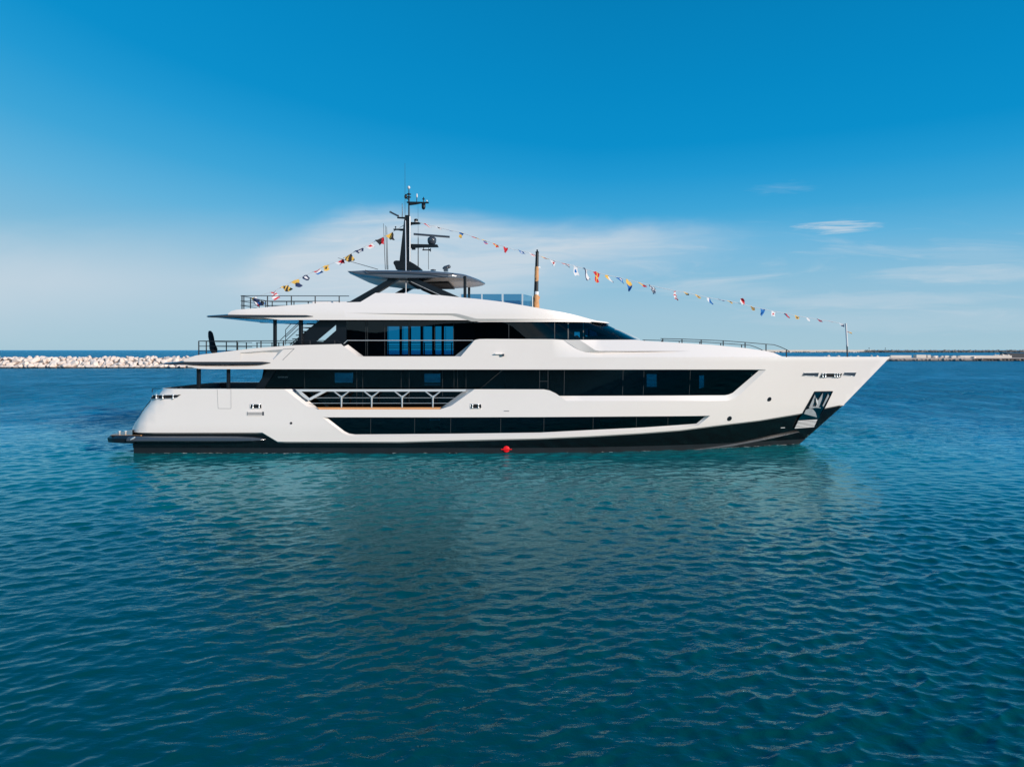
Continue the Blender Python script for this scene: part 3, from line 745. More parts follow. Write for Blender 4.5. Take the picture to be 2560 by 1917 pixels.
# decks
mb = MB(); zf = 2.27
mb.box((W(500, 1, -3.9).x - 1.5, -3.86, zf - 0.06), (3.0, 3.86, zf)); mb.build('main_deck', M['teak'], P)
mb = MB(); mb.pprism([(793, 1018), (798.6, 1023.2), (1098.4, 1023.2), (1103.5, 1018)], -3.9, -3.93, -3.88); mb.build('teak_sill', M['teak'], P)
mb = MB()
sh2 = densify([(-17.9, zsheer), (solve(735, 972.4, b_hull)[0], zsheer)], 0.5, False)
strip3(mb, on(b_hull, sh2, 0.26), on(b_hull, [(x, zf) for x, z in sh2], 0.26))
x = sh2[0][0]; yb = b_hull(x, zsheer) - 0.26
mb.add([(x, -yb, zf), (x, yb, zf), (x, yb, zsheer), (x, -yb, zsheer)], [(0, 1, 2, 3)])
mb.build('bulwark_lining', M['lining'], P)
# after-deck sofa seen over the bulwark
mb = MB(); mb.box((-13.6, 1.2, zf), (-10.4, 2.3, zf + 0.45)); mb.box((-13.6, 2.3, zf), (-10.4, 2.6, zf + 0.95)); mb.build('deck_sofa', M['lining'], P, bevel=0.06)
mb = MB()
ud = [(x, -(b_hull(x, 4.5) - 0.06), 4.52) for x in np.linspace(W(466, 906, -3.8).x, 11, 26)]; across(mb, ud)
ud = [(x, y, 4.36) for x, y, z in ud]; across(mb, ud[::-1])
mb.build('upper_deck', M['white'], P)
# after overhang: dark knife-edge trim that carries the shape aft
def overhang_trim(name, tipx, tipy, roots, end, y_near, thick, par=P, hw=4.05):
    """plate with a pointed corner running along the side and across the stern"""
    mb = MB(); tip = W(tipx, tipy, -hw); top = [W(a, b, -hw) for a, b in roots[0]]; bot = [W(a, b, -hw) for a, b in roots[1]]; e = W(*end, -hw + 0.02)
    nr = [tip] + top + [e]; lr = [tip + Vector((0, 0, -0.02))] + bot + [e + Vector((0, 0, -0.01))]
    strip3(mb, [tuple(p) for p in lr], [tuple(p) for p in nr])
    ins = 0.22
    strip3(mb, [tuple(p) for p in nr], [(p.x, p.y + ins, p.z + 0.05) for p in nr])
    strip3(mb, [(p.x + 0.0, p.y + ins, p.z - 0.03) for p in lr], [tuple(p) for p in lr])
    k = 2
    across(mb, [(p.x, p.y + 0.02, p.z) for p in nr[:k + 1]]); across(mb, [(p.x, p.y + 0.02, p.z) for p in lr[:k + 1]][::-1])
    across(mb, [tuple(nr[0]), tuple(lr[0])])
    return mb.build(name, M['trim'], par)
overhang_trim('upper_deck_edge_trim', 408.5, 909.2, ([(459, 904.7), (560, 904.6), (655, 904.7)], [(464.6, 911), (560, 911.3), (655, 910.5)]), (676, 906.5), -4.05, 0.1)
# seam of the gill panel
for a, b in (((736, 871.4), (707, 900)), ((708, 872.6), (736, 871.2))):
    mb = MB(); pa = solve(*a, b_hull); pb = solve(*b, b_hull)
    mb.tube([(pa[0], -(b_hull(*pa) + 0.0), pa[1]), (pb[0], -(b_hull(*pb)), pb[1])], 0.016, 6); mb.build('panel_joint', M['grey'], P)
# side boarding gate: thin joint round it
for pl in ([(543, 972.8), (545.5, 1021)], [(545.5, 1021), (578, 1021)], [(577.5, 972.8), (577.8, 1021)]):
    mb = MB(); q = [(*solve(a, b, b_hull),) for a, b in pl]; mb.tube([(x, -(b_hull(x, z) - 0.001), z) for x, z in q], 0.011, 6); mb.build('gate_joint', M['grey'], P)

# pillars on the after decks
def pillar(px0, px1, y0, y1, Y, name='pillar'):
    mb = MB(); a = W(px0, y0, Y); b = W(px1, y1, Y); mb.box((a.x, Y, b.z), (b.x, Y + (b.x - a.x) * 1.3, a.z)); return mb.build(name, M['navy'], P, bevel=0.02)
for (a, b) in ((491, 498.7), (566, 573)):
    pillar(a, b, 921, 974, -3.55)
for (a, b, y1) in ((682.4, 689.7, 868), (746.5, 755, 850)):
    o = pillar(a, b, 798, y1 + 20, -3.4)
# porch soffit light strip omitted: nothing of it shows

# side rail in the main-deck opening
rail = MB(); rail.pprism([(738, 973), (1166, 973), (1163, 978.6), (744, 978.6)], -3.95, -3.95, -3.80)
o_rail = rail.build('side_rail', M['alu'], P)
mb = MB()
def bar(mb, p, q, w, Y, y0, y1):
    dx, dy = q[0] - p[0], q[1] - p[1]; L = math.hypot(dx, dy); nx, ny = -dy / L * w / 2, dx / L * w / 2
    mb.pprism([(p[0] + nx, p[1] + ny), (q[0] + nx, q[1] + ny), (q[0] - nx, q[1] - ny), (p[0] - nx, p[1] - ny)], Y, y0, y1)
bar(mb, (743, 975), (773, 1000), 6, -3.95, -3.94, -3.84); bar(mb, (815, 976), (773, 998.5), 6.5, -3.95, -3.945, -3.835); mb.build('corner_bracket', M['alu'], o_rail, bevel=0.012)
for x in (853.5, 929, 1005, 1082):
    mb = MB()
    for p, q, r0_, r1_ in (((x - 20.5, 977), (x - 1, 992), 0.028, 0.05), ((x + 20.5, 977), (x + 1, 992), 0.028, 0.05), ((x, 989), (x, 1019.5), 0.055, 0.034)):
        a, b = W(*p, -3.9), W(*q, -3.9); mb.tube([a, (a + b) / 2, b], [r0_, (r0_ + r1_) / 2, r1_], 10)
    mb.build('stanchion', M['steel'], o_rail)
for (y, x0, x1) in ((994.3, 785, 1136), (1007.8, 778, 1120)):
    mb = MB(); mb.tube([W(x0, y, -3.88), W(x1, y, -3.88)], 0.013, 6); mb.build('guard_wire', M['steel'], o_rail)
o_m = o_rail.copy(); COL.objects.link(o_m); o_m.scale = (1, -1, 1)

# hull fittings ------------------------------------------------------------
def fitting_plate(pp, inset_in=-0.012, surf=b_hull):
    pts = pxs(pp, surf); return pts
def fairlead(pp, rollers, mat=M['dark'], rim=0.03):
    """dark recess framed in polished steel, with upright rollers"""
    q = pxs(pp, b_hull); cx = sum(p[0] for p in q) / len(q); cz = sum(p[1] for p in q) / len(q)
    mb = MB(); panel(mb, q, [], lambda x, z: b_hull(x, z) + 0.006, 0.4, mirror=False)
    f = mb.build('fairlead', mat, P)
    m2 = MB(); loop = [(x, -(b_hull(x, z) + 0.01), z) for x, z in densify(q, 0.4)]
    m2.tube(loop + [loop[0]], rim * 0.6, 6, caps=False); m2.build('fairlead_rim', M['steel'], f)
    z0, z1 = min(p[1] for p in q), max(p[1] for p in q)
    for rx in rollers:
        x, z = solve(rx, sum(p[1] for p in pp) / len(pp), b_hull); y = -(b_hull(x, z) + 0.02)
        h = (z1 - z0) * 0.48
        m3 = MB(); m3.lathe((x, y, z), [(0.055, -h), (0.035, -h * .5), (0.03, 0), (0.035, h * .5), (0.055, h)], 10); m3.build('roller', M['steel'], f)
    return f
fairlead([(383, 987.2), (452, 986.3), (443, 993.5), (432, 996), (376.5, 997)], (391, 407, 433))
fairlead(rect(626, 653.5, 1010.5, 1020.5), (632.5, 648))
fairlead(rect(1176, 1203, 1010, 1020.8), (1181, 1196))
fairlead([(2009.6, 931.7), (2047, 931.7), (2044, 941), (2005, 939)], (), M['slate'])
fairlead([(2054, 933), (2105, 933), (2101, 943.3), (2048.5, 943.5)], (2056, 2063, 2086, 2092, 2098))
fairlead([(2111.5, 931), (2140.5, 931), (2136, 940.5), (2107.5, 937.5)], (), M['slate'])
# engine-room vent with three slats
q = pxs(rect(618, 660, 1029, 1038.5), b_hull); mb = MB(); panel(mb, q, [], lambda x, z: b_hull(x, z) + 0.004, 0.4, mirror=False); vent = mb.build('vent', M['slate'], P)
for y in (1030.2, 1033.4, 1036.8):
    mb = MB(); a = W(619, y, -4.03); b = W(655, y, -4.03); mb.box((a.x, -4.05, a.z - 0.018), (b.x, -4.0, a.z + 0.018)); mb.build('slat', M['white'], vent)
def porthole(px, py, r):
    x, z = solve(px, py, b_hull); n = surf_normal(b_hull, x, z); c = Vector((x, -b_hull(x, z), z))
    mb = MB(); q = n.to_track_quat('Z', 'Y'); 
    ringv = lambda rr, h: [c + q @ Vector((rr * math.cos(k * .3927), rr * math.sin(k * .3927), h)) for k in range(16)]
    mb.add(ringv(r * .82, 0.012), [tuple(range(16))]); o = mb.build('porthole', M['glass_low'] if False else M['navy'], P)
    mb = MB(); A, B, C_ = ringv(r * 1.1, 0.0), ringv(r * .98, 0.02), ringv(r * .8, 0.012)
    strip3(mb, A, B, mirror=False, closed=True, smooth=True); strip3(mb, B, C_, mirror=False, closed=True, smooth=True); mb.build('porthole_rim', M['trim'], o)
porthole(727.7, 1057.6, 0.06); porthole(1823.7, 1046.3, 0.13); porthole(1923.4, 998, 0.12)
mb = MB(); a = solve(1260, 1026, b_hull); b = solve(1273, 1028, b_hull); mb.box((a[0], -4.02, b[1]), (b[0], -3.98, a[1])); mb.build('drain_slot', M['grey'], P)
mb = MB(); a = solve(1952, 1068.5, b_blk2); b = solve(1962, 1069.5, b_blk2); yy_ = -b_blk2(*a); mb.add([(x_, -(b_blk2(x_, z_) + 0.012), z_) for x_, z_ in ((a[0], b[1]), (b[0], b[1]), (b[0], a[1]), (a[0], a[1]))], [(0, 1, 2, 3)]); mb.build('draft_mark', M['tape'], P)
# load-line disc
mred = simple('red_paint', (0.9, 0.006, 0.012), 0.5)
x, z = W(1266, 1122.5, -3.8).x, W(1266, 1122.5, -3.8).z; yb = b_blk2(x, z)
mb = MB(); mb.lathe((x, -yb - 0.035, z), [(0.165, 0.08), (0.165, 0.0), (0.16, -0.004)], 28, 'Y'); ll = mb.build('load_line_mark', mred, P)
mb = MB(); mb.box((x - 0.24, -yb - 0.044, z - 0.045), (x + 0.24, -yb - 0.0385, z - 0.029)); mb.build('load_line_gap', M['black'], ll)
mb = MB(); mb.box((x - 0.28, -yb - 0.048, z - 0.028), (x + 0.28, -yb + 0.02, z + 0.012)); mb.build('load_line_bar', mred, ll)
# courtesy lamp on the upper bulwark
x, z = solve(1258, 887.5, b_hull); mb = MB(); mb.box((x - 0.055, -4.13, z - 0.05), (x + 0.055, -3.99, z + 0.06)); mb.build('side_lamp', M['slate'], P, bevel=0.01)
mb = MB(); mb.box((x - 0.42, -4.12, z + 0.03), (x - 0.02, -3.99, z + 0.075)); mb.build('lamp_hood', M['white'], P, bevel=0.01)

# anchor pocket
def plate(pp, proud, mat, name, par, s=0.25, surf=b_hull):
    mb = MB(); panel(mb, pxs(pp, surf), [], lambda x, z: surf(x, z) + proud, s, mirror=False); return mb.build(name, mat, par)
mdst = simple('dark_mirror_steel', (0.16, 0.19, 0.21), 0.14, metal=1.0)
b_p = lambda x, z: b_hull(x, z)
pocket = plate([(2036.8, 979.2), (2081, 978.3), (2050.4, 1040), (2043, 1048.5), (1994, 1051), (2008.7, 1030.4)], 0.012, mdst, 'anchor_pocket', P)
def edge_tube(pp, r, mat, name, par, proud=0.02):
    mb = MB(); q = densify(pxs(pp, b_hull), 0.3, False); mb.tube([(x, -(b_hull(x, z) + proud), z) for x, z in q], r, 6); return mb.build(name, mat, par)
edge_tube([(2036.8, 979.2), (2081, 978.3), (2050, 1040)], 0.03, M['navy'], 'pocket_rim', pocket)
edge_tube([(2036.8, 979.2), (2008, 1031)], 0.03, M['navy'], 'pocket_rim', pocket)
b_a = lambda x, z: b_hull(x, z) + 0.05
M['galv'] = simple('galvanised_steel', (0.48, 0.50, 0.52), 0.35, metal=0.35, var=0.25, vscale=3)
def anchor_piece(name, pp, proud, mat):
    mb = MB(); q = pxs(pp, b_hull)
    if sum(q[i][0] * q[(i + 1) % len(q)][1] - q[(i + 1) % len(q)][0] * q[i][1] for i in range(len(q))) < 0: q = q[::-1]
    a = [(x, -(b_hull(x, z) + proud), z) for x, z in q]; b = [(x, -(b_hull(x, z) - 0.02), z) for x, z in q]; n = len(q)
    mb.add(a, [tuple(range(n))]); strip3(mb, b, a, mirror=False, closed=True); mb.build(name, mat, pocket)
anchor_piece('anchor_fluke', [(2035.8, 986), (2037.5, 993), (2030, 1016), (2022, 1016.5)], 0.07, M['galv'])
anchor_piece('anchor_fluke', [(2056, 982), (2053.5, 998), (2046, 1017), (2038, 1018), (2042, 1004)], 0.07, M['galv'])
anchor_piece('anchor_fluke', [(2069, 984), (2071.5, 990), (2057, 1016.5), (2055, 1014)], 0.07, M['galv'])
anchor_piece('anchor_shank', [(2037.5, 994), (2041, 1000), (2041.8, 1010), (2040, 1010.5), (2037.5, 1002)], 0.16, M['tape'])
anchor_piece('anchor_crown', [(2020, 1017.5), (2034, 1015), (2049, 1018.6), (2049.5, 1019.8), (2036, 1018.5), (2022, 1021)], 0.14, M['galv'])
anchor_piece('anchor_crown', [(2008.5, 1034), (2013, 1024), (2020, 1021), (2030, 1022), (2037, 1030), (2040.5, 1042.5)], 0.10, M['galv'])
plate([(2000, 1049), (2043.5, 1046), (2033, 1069.5), (1985, 1073)], 0.014, M['navy'], 'louvre_panel', pocket)
for k in range(6):
    t = k / 5; a0 = lerp(1994.5, 1986, t); b0 = lerp(1052.5, 1069.8, t); a1 = lerp(2042, 2034.5, t); b1 = lerp(1049.5, 1066, t)
    mb = MB(); q = densify([solve(a0, b0, b_hull), solve(a1, b1, b_hull)], 0.3, False)
    mb.tube([(x_, -(b_hull(x_, z_) + 0.03), z_) for x_, z_ in q], 0.024, 6); mb.build('louvre', M['tape'], pocket)

# ------------------------------------------------------------------ upper deckhouse and wheelhouse
UYI = -3.2
flatU = lambda x, z: 3.2
def wpoly(pp, Y): return [(lambda w: (w.x, w.z))(W(a, b, Y)) for a, b in pp]
mb = MB()
vs, fs = panel2d(wpoly([(801, 798), (866, 798), (866, 878), (712, 878)], UYI), [wpoly([(840, 811.5), (840, 826), (808, 854), (790.5, 853)], UYI)], 0.5)
for yy_, flip in ((UYI, False), (UYI + 0.09, True)):
    mb.add([(x, yy_, z) for x, z in vs], [tuple(reversed(f)) if flip else f for f in fs])
mirror(mb.build('upper_deckhouse_wing', M['navy'], P))
gU = glass_part('upper_saloon_window', wpoly([(866, 798), (1215, 798), (1215, 895), (866, 895)], UYI), flatU, 0.0, M['glass_up'],
                [[(914.5, 803), (914.5, 890)], [(919, 803), (919, 890)], [(962, 803), (962, 889)], [(1022.5, 803), (1022.5, 890)], [(1086.5, 808), (1086.5, 875)], [(1134, 803), (1134, 889)]], s=2.0)
uh = [rect(969, 998.5, 816, 886), rect(1005.3, 1020, 816, 886), rect(1028, 1051, 816, 886), rect(1058, 1080, 816, 886), rect(1088.6, 1103.4, 816, 886), rect(1110.3, 1133, 816, 886)]
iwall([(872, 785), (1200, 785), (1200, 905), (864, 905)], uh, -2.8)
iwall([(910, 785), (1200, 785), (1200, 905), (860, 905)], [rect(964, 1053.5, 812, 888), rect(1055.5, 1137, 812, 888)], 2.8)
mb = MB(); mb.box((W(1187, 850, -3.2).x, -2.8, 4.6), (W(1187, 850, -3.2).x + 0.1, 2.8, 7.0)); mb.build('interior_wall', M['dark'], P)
# wheelhouse: rounded plan, raked front
def xnose(z): return 7.08 - (z - 5.89) * 2.05
XW = W(1187, 830, -3.75).x
def b_wh(x, z):
    xe = xnose(z); xs = -1.0; t = clamp((x - xs) / (xe - xs))
    return 3.70 * (1 - t ** 3.3) ** 0.56 if t < 1 else 0.0
zt_, zb2 = W(1300, 803, -3.78).z, W(1300, 849, -3.78).z
def wh_side(t0): return [(xnose(z) * t0 + XW * (1 - t0), z) for z in np.linspace(zb2 - 0.15, zt_ + 0.05, 6)]
wp = [(XW, zb2 - 0.15)] + [(xnose(z) - 0.002, z) for z in np.linspace(zb2 - 0.15, zt_ + 0.05, 6)] + [(XW, zt_ + 0.05)]
mb = MB()
rows = np.linspace(zb2 - 0.15, zt_ + 0.05, 8); ts = [1 - (1 - k / 40) ** 2.2 for k in range(41)]
vs = []; ns = []
for z in rows:
    for t in ts:
        x = XW + (xnose(z) - 0.0005 - XW) * t; vs.append((x, -b_wh(x, z), z)); nn = surf_normal(b_wh, min(x, xnose(z) - 0.02), z, 0.01); ns.append(nn)
fs = [(i * 41 + j, i * 41 + j + 1, (i + 1) * 41 + j + 1, (i + 1) * 41 + j) for i in range(7) for j in range(40)]
mb.add(vs, fs, True, ns)
gW = mb.build('wheelhouse_window', M['glass_up'], P)
for x0, w_ in ((1272, .03), (1386.6, .03), (1420.5, .06), (1458.5, .05)):
    m2 = MB(); q = pxs([(x0, 806), (x0, 827), (x0, 848)], b_wh)
    strip3(m2, [(x + w_ / 2, -(b_wh(x + w_ / 2, z) + 0.008), z) for x, z in q[::-1]], [(x - w_ / 2, -(b_wh(x - w_ / 2, z) + 0.008), z) for x, z in q[::-1]], mirror=False); m2.build('window_joint', M['mull'], gW)
mirror(gW)
whh = [[(1436, 830), (1449.5, 830), (1449.5, 844), (1443, 838), (1436, 840)], [(1464, 822), (1476, 822), (1520, 841), (1464, 841)]]
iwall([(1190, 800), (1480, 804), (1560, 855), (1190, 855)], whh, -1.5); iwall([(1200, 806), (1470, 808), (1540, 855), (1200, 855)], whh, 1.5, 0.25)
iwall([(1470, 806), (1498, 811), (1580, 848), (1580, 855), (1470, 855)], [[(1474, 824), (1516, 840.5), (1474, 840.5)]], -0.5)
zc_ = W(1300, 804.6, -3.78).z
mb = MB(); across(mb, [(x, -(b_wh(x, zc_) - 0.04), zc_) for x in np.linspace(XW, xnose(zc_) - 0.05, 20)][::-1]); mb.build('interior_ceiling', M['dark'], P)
mb = MB(); mb.box((W(1190, 840, -1.5).x, -2.6, 5.75), (6.3, 2.6, 5.88)); mb.build('helm_console', M['dark'], P, bevel=0.03)
mb = MB(); mb.tube([W(1551, 826.5, -1.9), W(1575, 837, -1.9), W(1599, 849, -1.9)], 0.02, 6); mb.tube([W(1537, 823, -1.9), W(1551, 826.5, -1.9)], 0.015, 6); mb.build('windscreen_wiper', M['alu'], P)

# external stair between the after decks
stair = MB(); stair.tube([W(800, 801, -1.2), W(725, 862, -1.2)], 0.03, 6); st_o = stair.build('deck_stair', M['navy'], P)
for k in range(6):
    px, py = lerp(784, 739, k / 5), lerp(809, 856, k / 5)
    mb = MB(); a = W(px - 12, py, -1.9); mb.box((a.x, -2.3, a.z - 0.045), (a.x + 0.62, -1.2, a.z)); mb.build('tread', M['navy'], st_o)
for (p, q) in (((701, 850), (747, 806)), ((714, 843), (750, 808)), ((714, 824), (728, 809)), ((714, 852), (746, 822)), ((714, 824), (714, 862))):
    mb = MB(); mb.tube([W(*p, -1.4), W(*q, -1.4)], 0.018, 6); mb.build('handrail', M['rail'], st_o)

# ------------------------------------------------------------------ roof of the upper deck (white)
def b_roof(x, z):
    xs, xe = -1.2, 5.2; B = 3.95
    if x > xs: B = 3.95 * max(0.0, 1 - clamp((x - xs) / (xe - xs)) ** 3.1) ** 0.56
    if x < -13.5: B -= 0.06 * (-13.5 - x) ** 2
    return max(0.0, B - 0.30 * max(0, z - 7.15) - (0.35 * max(0, z - 7.75)))
U_ = [(864.5, 782.2), (1031, 784.3), (1138, 783.7), (1150, 786), (1192.4, 797.3), (1350, 797.4), (1455.8, 798.3)]
L_ = [(864.5, 782.6), (1031, 786.8), (1127, 788.4), (1140, 791.5), (1180, 803.5), (1350, 802.2), (1455, 798.8)]
_gx = [864.5 + (1455 - 864.5) * k / 60 for k in range(61)]
U_ = [(x, interp(x, U_)) for x in _gx]; L_ = [(x, interp(x, L_) + (0.3 if 0 < k < 60 else 0.15)) for k, x in enumerate(_gx)]
ROOF_T = [(572, 782), (578.8, 777.5), (592, 774.2), (627, 771.6), (708.7, 764.3), (781, 758.9), (853.6, 756.2), (901, 755), (938.8, 732.2), (1004, 733), (1103.6, 738.4), (1147, 743),
          (1200, 748), (1250, 753.8), (1300, 762), (1363, 773), (1408.7, 781), (1445, 789.3), (1478, 798.5)]
def pr(pp): return pxs(pp, b_roof)
uline = pr(U_)
def off_R(x, z):
    px, py = project(x, -b_roof(x, z), z)
    if px < 864 or px > 1456: return 0.0
    uy = interp(px, U_)
    if py > uy + 0.7: return 0.0
    return -0.10 * clamp((px - 864) / 160) * clamp((1456 - px) / 220) * math.exp(-max(0, uy - py) / 9.0)
nose = [(x, W(x * F / CAMD + HX, 808.5, 0).z) for x in (4.95,)]
low_edge = [(1474, 806), (1350, 804.8), (1198, 804.8), (1174, 800.4), (1000, 799.8), (800, 799.8), (700, 799.6), (655, 794.3), (640, 793.2), (569, 793)]
mb = MB()
roof_out = pr(ROOF_T[::-1]) 
roof_out = pr([(568.8, 786.5)] + ROOF_T) + [(4.96, W(1495, 806, -1).z)] + pr(low_edge[:3])[:1]
full = pr([(568.8, 786.8)] + ROOF_T) + [(4.9, W(1496, 806.2, -0.8).z)] + pr(low_edge)
panel(mb, full[::-1], [uline + pr(L_)[::-1]], b_roof, 0.35, off=off_R, nh=0.05)
strip3(mb, on(b_roof, pr(L_)), [(x, -(b_roof(x, z) - off_R(x, z)), z) for x, z in uline])
top3 = [(x, -b_roof(x, z), z) for x, z in densify(pr([(568.8, 786.8)] + ROOF_T) + [(4.9, W(1496, 806.2, -0.8).z)], 0.4, False)]
across(mb, top3, smooth=False)
roof = mb.build('roof', M['white'], P)
# brim over the windscreen
mb = MB()
br = []
for k in range(25):
    a = math.pi / 2 * k / 24; br.append((3.4 + 2.05 * math.sin(a) ** 0.9, -2.55 * math.cos(a) ** 0.8))
zbr = W(1500, 807.6, 0).z
t3 = [(x, y, zbr + 0.10 - 0.055 * (x - 3.4)) for x, y in br]; b3 = [(x, y, z - 0.07) for x, y, z in t3]
strip3(mb, b3, t3, smooth=True); across(mb, t3); across(mb, b3[::-1]); mb.build('roof_brim', M['white'], P)
# soffit under the overhanging roof
mb = MB()
sof = [(x, -(b_roof(x, 6.9) - 0.03), interp(x, [(-16, 6.97), (-13.5, 6.90), (-11, 6.86)])) for x in np.linspace(W(560, 795, -3.9).x, -2.0, 26)]
across(mb, sof[::-1]); mb.build('roof_soffit', M['soffit'], P)
overhang_trim('roof_edge_trim', 516.3, 790.6, ([(568.8, 787.2), (640, 787.4), (765, 788)], [(570, 793.2), (640, 793.6), (765, 792.6)]), (783, 790.8), -4.0, 0.1, hw=4.0)
mb = MB()
hl = [(571, 793.6), (600, 797), (640, 798.8), (700, 799.8), (770, 799.7)]; hu = [(570, 793.2), (600, 793.4), (640, 793.8), (700, 794), (775, 793)]
h1 = on(b_roof, pxs(hl, b_roof, 0.2), 0.2); h0 = on(b_roof, pxs(hu, b_roof, -0.01), -0.01); strip3(mb, h1, h0, mirror=False); mirror(mb.build('overhang_hollow', M['white'], P))

# flybridge hardware -------------------------------------------------------
def rails(name, tops, posts, Y, par=P, r=0.022, rp=0.03, mat=M['rail'], mids=()):
    mb = MB(); mb.tube([W(a, b, Y) if not isinstance(a, tuple) else a for a, b in tops], r, 6); o = mb.build(name, mat, par)
    for m_ in mids:
        m2 = MB(); m2.tube([W(a, b, Y) for a, b in m_], r * 0.7, 6); m2.build('mid_rail', mat, o)
    for x, y0, y1 in posts:
        m2 = MB(); m2.tube([W(x, y0, Y), W(x, y1, Y)], rp, 6); m2.build('rail_post', mat, o)
    return o
# flybridge after rail, near and far, and the piece across the stern
YF = -2.35
fr = rails('flybridge_rail', [(602, 739.5), (872.6, 740.2)], [(605, 739.5, 778), (668.8, 739.5, 772), (728.5, 739.5, 766), (788, 739.6, 764), (848, 740, 762)], YF, mids=([(602, 752.6), (850, 753.2)], [(602, 763.6), (790, 764)]))
xa = W(602, 1, YF).x; za = [W(602, y, YF).z for y in (739.5, 752.6, 763.6)]
def tube_part(name, a, b, r, par): mb = MB(); mb.tube([a, b], r, 6); return mb.build(name, M['rail'], par)
for z in za: tube_part('stern_rail', (xa, YF, z), (xa, -YF, z), 0.018, fr)
for y in (-1.9, -0.9, 0.5, 1.6): tube_part('rail_post', (xa, y, za[0]), (xa, y, 7.5), 0.028, fr)
frm = rails('flybridge_rail', [(1280 - (1280 - 602) * 39.05 / 43.75, 754), (930, 754.5)], [(x, 754, 775) for x in (680.6, 716.8, 735, 770.6, 830)], -YF, mids=([(676, 765.5), (930, 766)],))
# cushions / locker on the flybridge by the rail
mb = MB(); a = W(778, 752, -2.0); b = W(868, 762, -2.0); mb.box((a.x, -2.0, 7.45), (b.x, 1.0, a.z - 0.03)); mb.build('flybridge_locker', M['white'], P, bevel=0.08)
# upper after-deck rail
YU = -3.85
ur = rails('after_deck_rail', [(496.5, 852.7), (843.7, 851.2), (853.6, 859)], [(497, 852.7, 889), (592.3, 852.5, 880), (652.5, 852.3, 872), (709, 852, 868), (775, 851.6, 866), (836.5, 851.3, 864)], YU, mids=([(497, 865.3), (640, 864.7)], [(497, 877.5), (560, 877)]))
xa = W(496.5, 1, YU).x; za = [W(497, y, YU).z for y in (852.7, 865.3, 877.5)]
for z in za: tube_part('stern_rail', (xa, YU, z), (xa, -YU, z), 0.02, ur)
for y in (-2.9, -0.2, 1.5, 2.9): tube_part('rail_post', (xa, y, za[0]), (xa, y, 4.5), 0.03, ur)
rails('after_deck_rail', [(640, 856.8), (1180, 856.6)], [(x, 856.8, 886) for x in (642.6, 680, 697, 708, 760, 971, 1061, 1129)], -YU, mids=([(640, 865.5), (1180, 865.2)], [(640, 870), (1180, 869.6)]))
# slim steel rail of the upper side deck
rails('side_deck_rail', [(859.5, 859), (868, 851), (1182, 851), (1187, 853)], [], -3.9, r=0.016, mat=M['alu'])
# foredeck rail
FR = [(1651.6, 846.4), (1705, 847.6), (1753, 849.5), (1808, 851.8), (1862.7, 855.8), (1915, 860.3), (1935, 861.8), (1949.6, 866.7), (1966, 874), (1974, 879)]
def fr_pt(px, py):
    x, z = px, py
    Y = -3.0
    for _ in range(30):
        w = W(px, py, Y); Y = -max(0.4, b_coam(w.x, min(5.9, w.z)) - 0.65)
    return W(px, py, Y)
pts = [fr_pt(*p) for p in FR]
for sg in (1, -1):
    mb = MB(); mb.tube([(p.x, p.y * sg, p.z) for p in pts], 0.02, 6); o = mb.build('foredeck_rail', M['rail'], P)
    for x, y0, y1 in ((1657, 846.6, 860), (1705, 847.6, 862), (1753, 849.5, 866), (1808, 851.8, 872), (1862.7, 855.8, 878), (1915, 860.3, 885), (1966, 874, 895)):
        a = fr_pt(x, y0); m2 = MB(); bz = a.z - (y1 - y0) * (CAMD + a.y) / F; m2.tube([(a.x, a.y * sg, a.z), (a.x, a.y * sg, bz)], 0.03, 6); m2.build('rail_post', M['rail'], o)
# glass windbreak
YWB = -2.6
for sg in (1, -1):
    prev = None
    for (x0, x1) in ((1151, 1203), (1206.5, 1254), (1259, 1304)):
        a, b = W(x0, 735.2, YWB), W(x1, 775, YWB)
        mb = MB(); mb.box((a.x, sg * YWB, 7.35), (b.x, sg * YWB + 0.015, a.z)); mb.build('windbreak_pane', M['glass_wind'], P)
    for x0 in (1151.5, 1204.7, 1256.5, 1306):
        a = W(x0, 735, YWB); mb = MB(); mb.box((a.x - 0.035, sg * YWB - 0.035, 7.35), (a.x + 0.035, sg * YWB + 0.04, a.z)); mb.build('windbreak_post', M['steel'], P)
a = W(1306, 735.5, YWB); c2 = (a.x + 0.55, -1.9)
for sg in (1, -1):
    mb = MB(); mb.add([(a.x + 0.05, sg * YWB, 7.3), (c2[0], sg * c2[1], 7.3), (c2[0], sg * c2[1], a.z - 0.06), (a.x + 0.05, sg * YWB, a.z)], [(0, 1, 2, 3)]); mb.build('windbreak_pane', M['glass_wind'], P)
    mb = MB(); mb.tube([(c2[0], sg * c2[1], 7.3), (c2[0], sg * c2[1], a.z - 0.05)], 0.035, 8); mb.build('windbreak_post', M['steel'], P)
mb = MB(); mb.box((c2[0], -1.85, 7.3), (c2[0] + 0.015, 1.85, a.z - 0.06)); mb.build('windbreak_pane', M['glass_wind'], P)

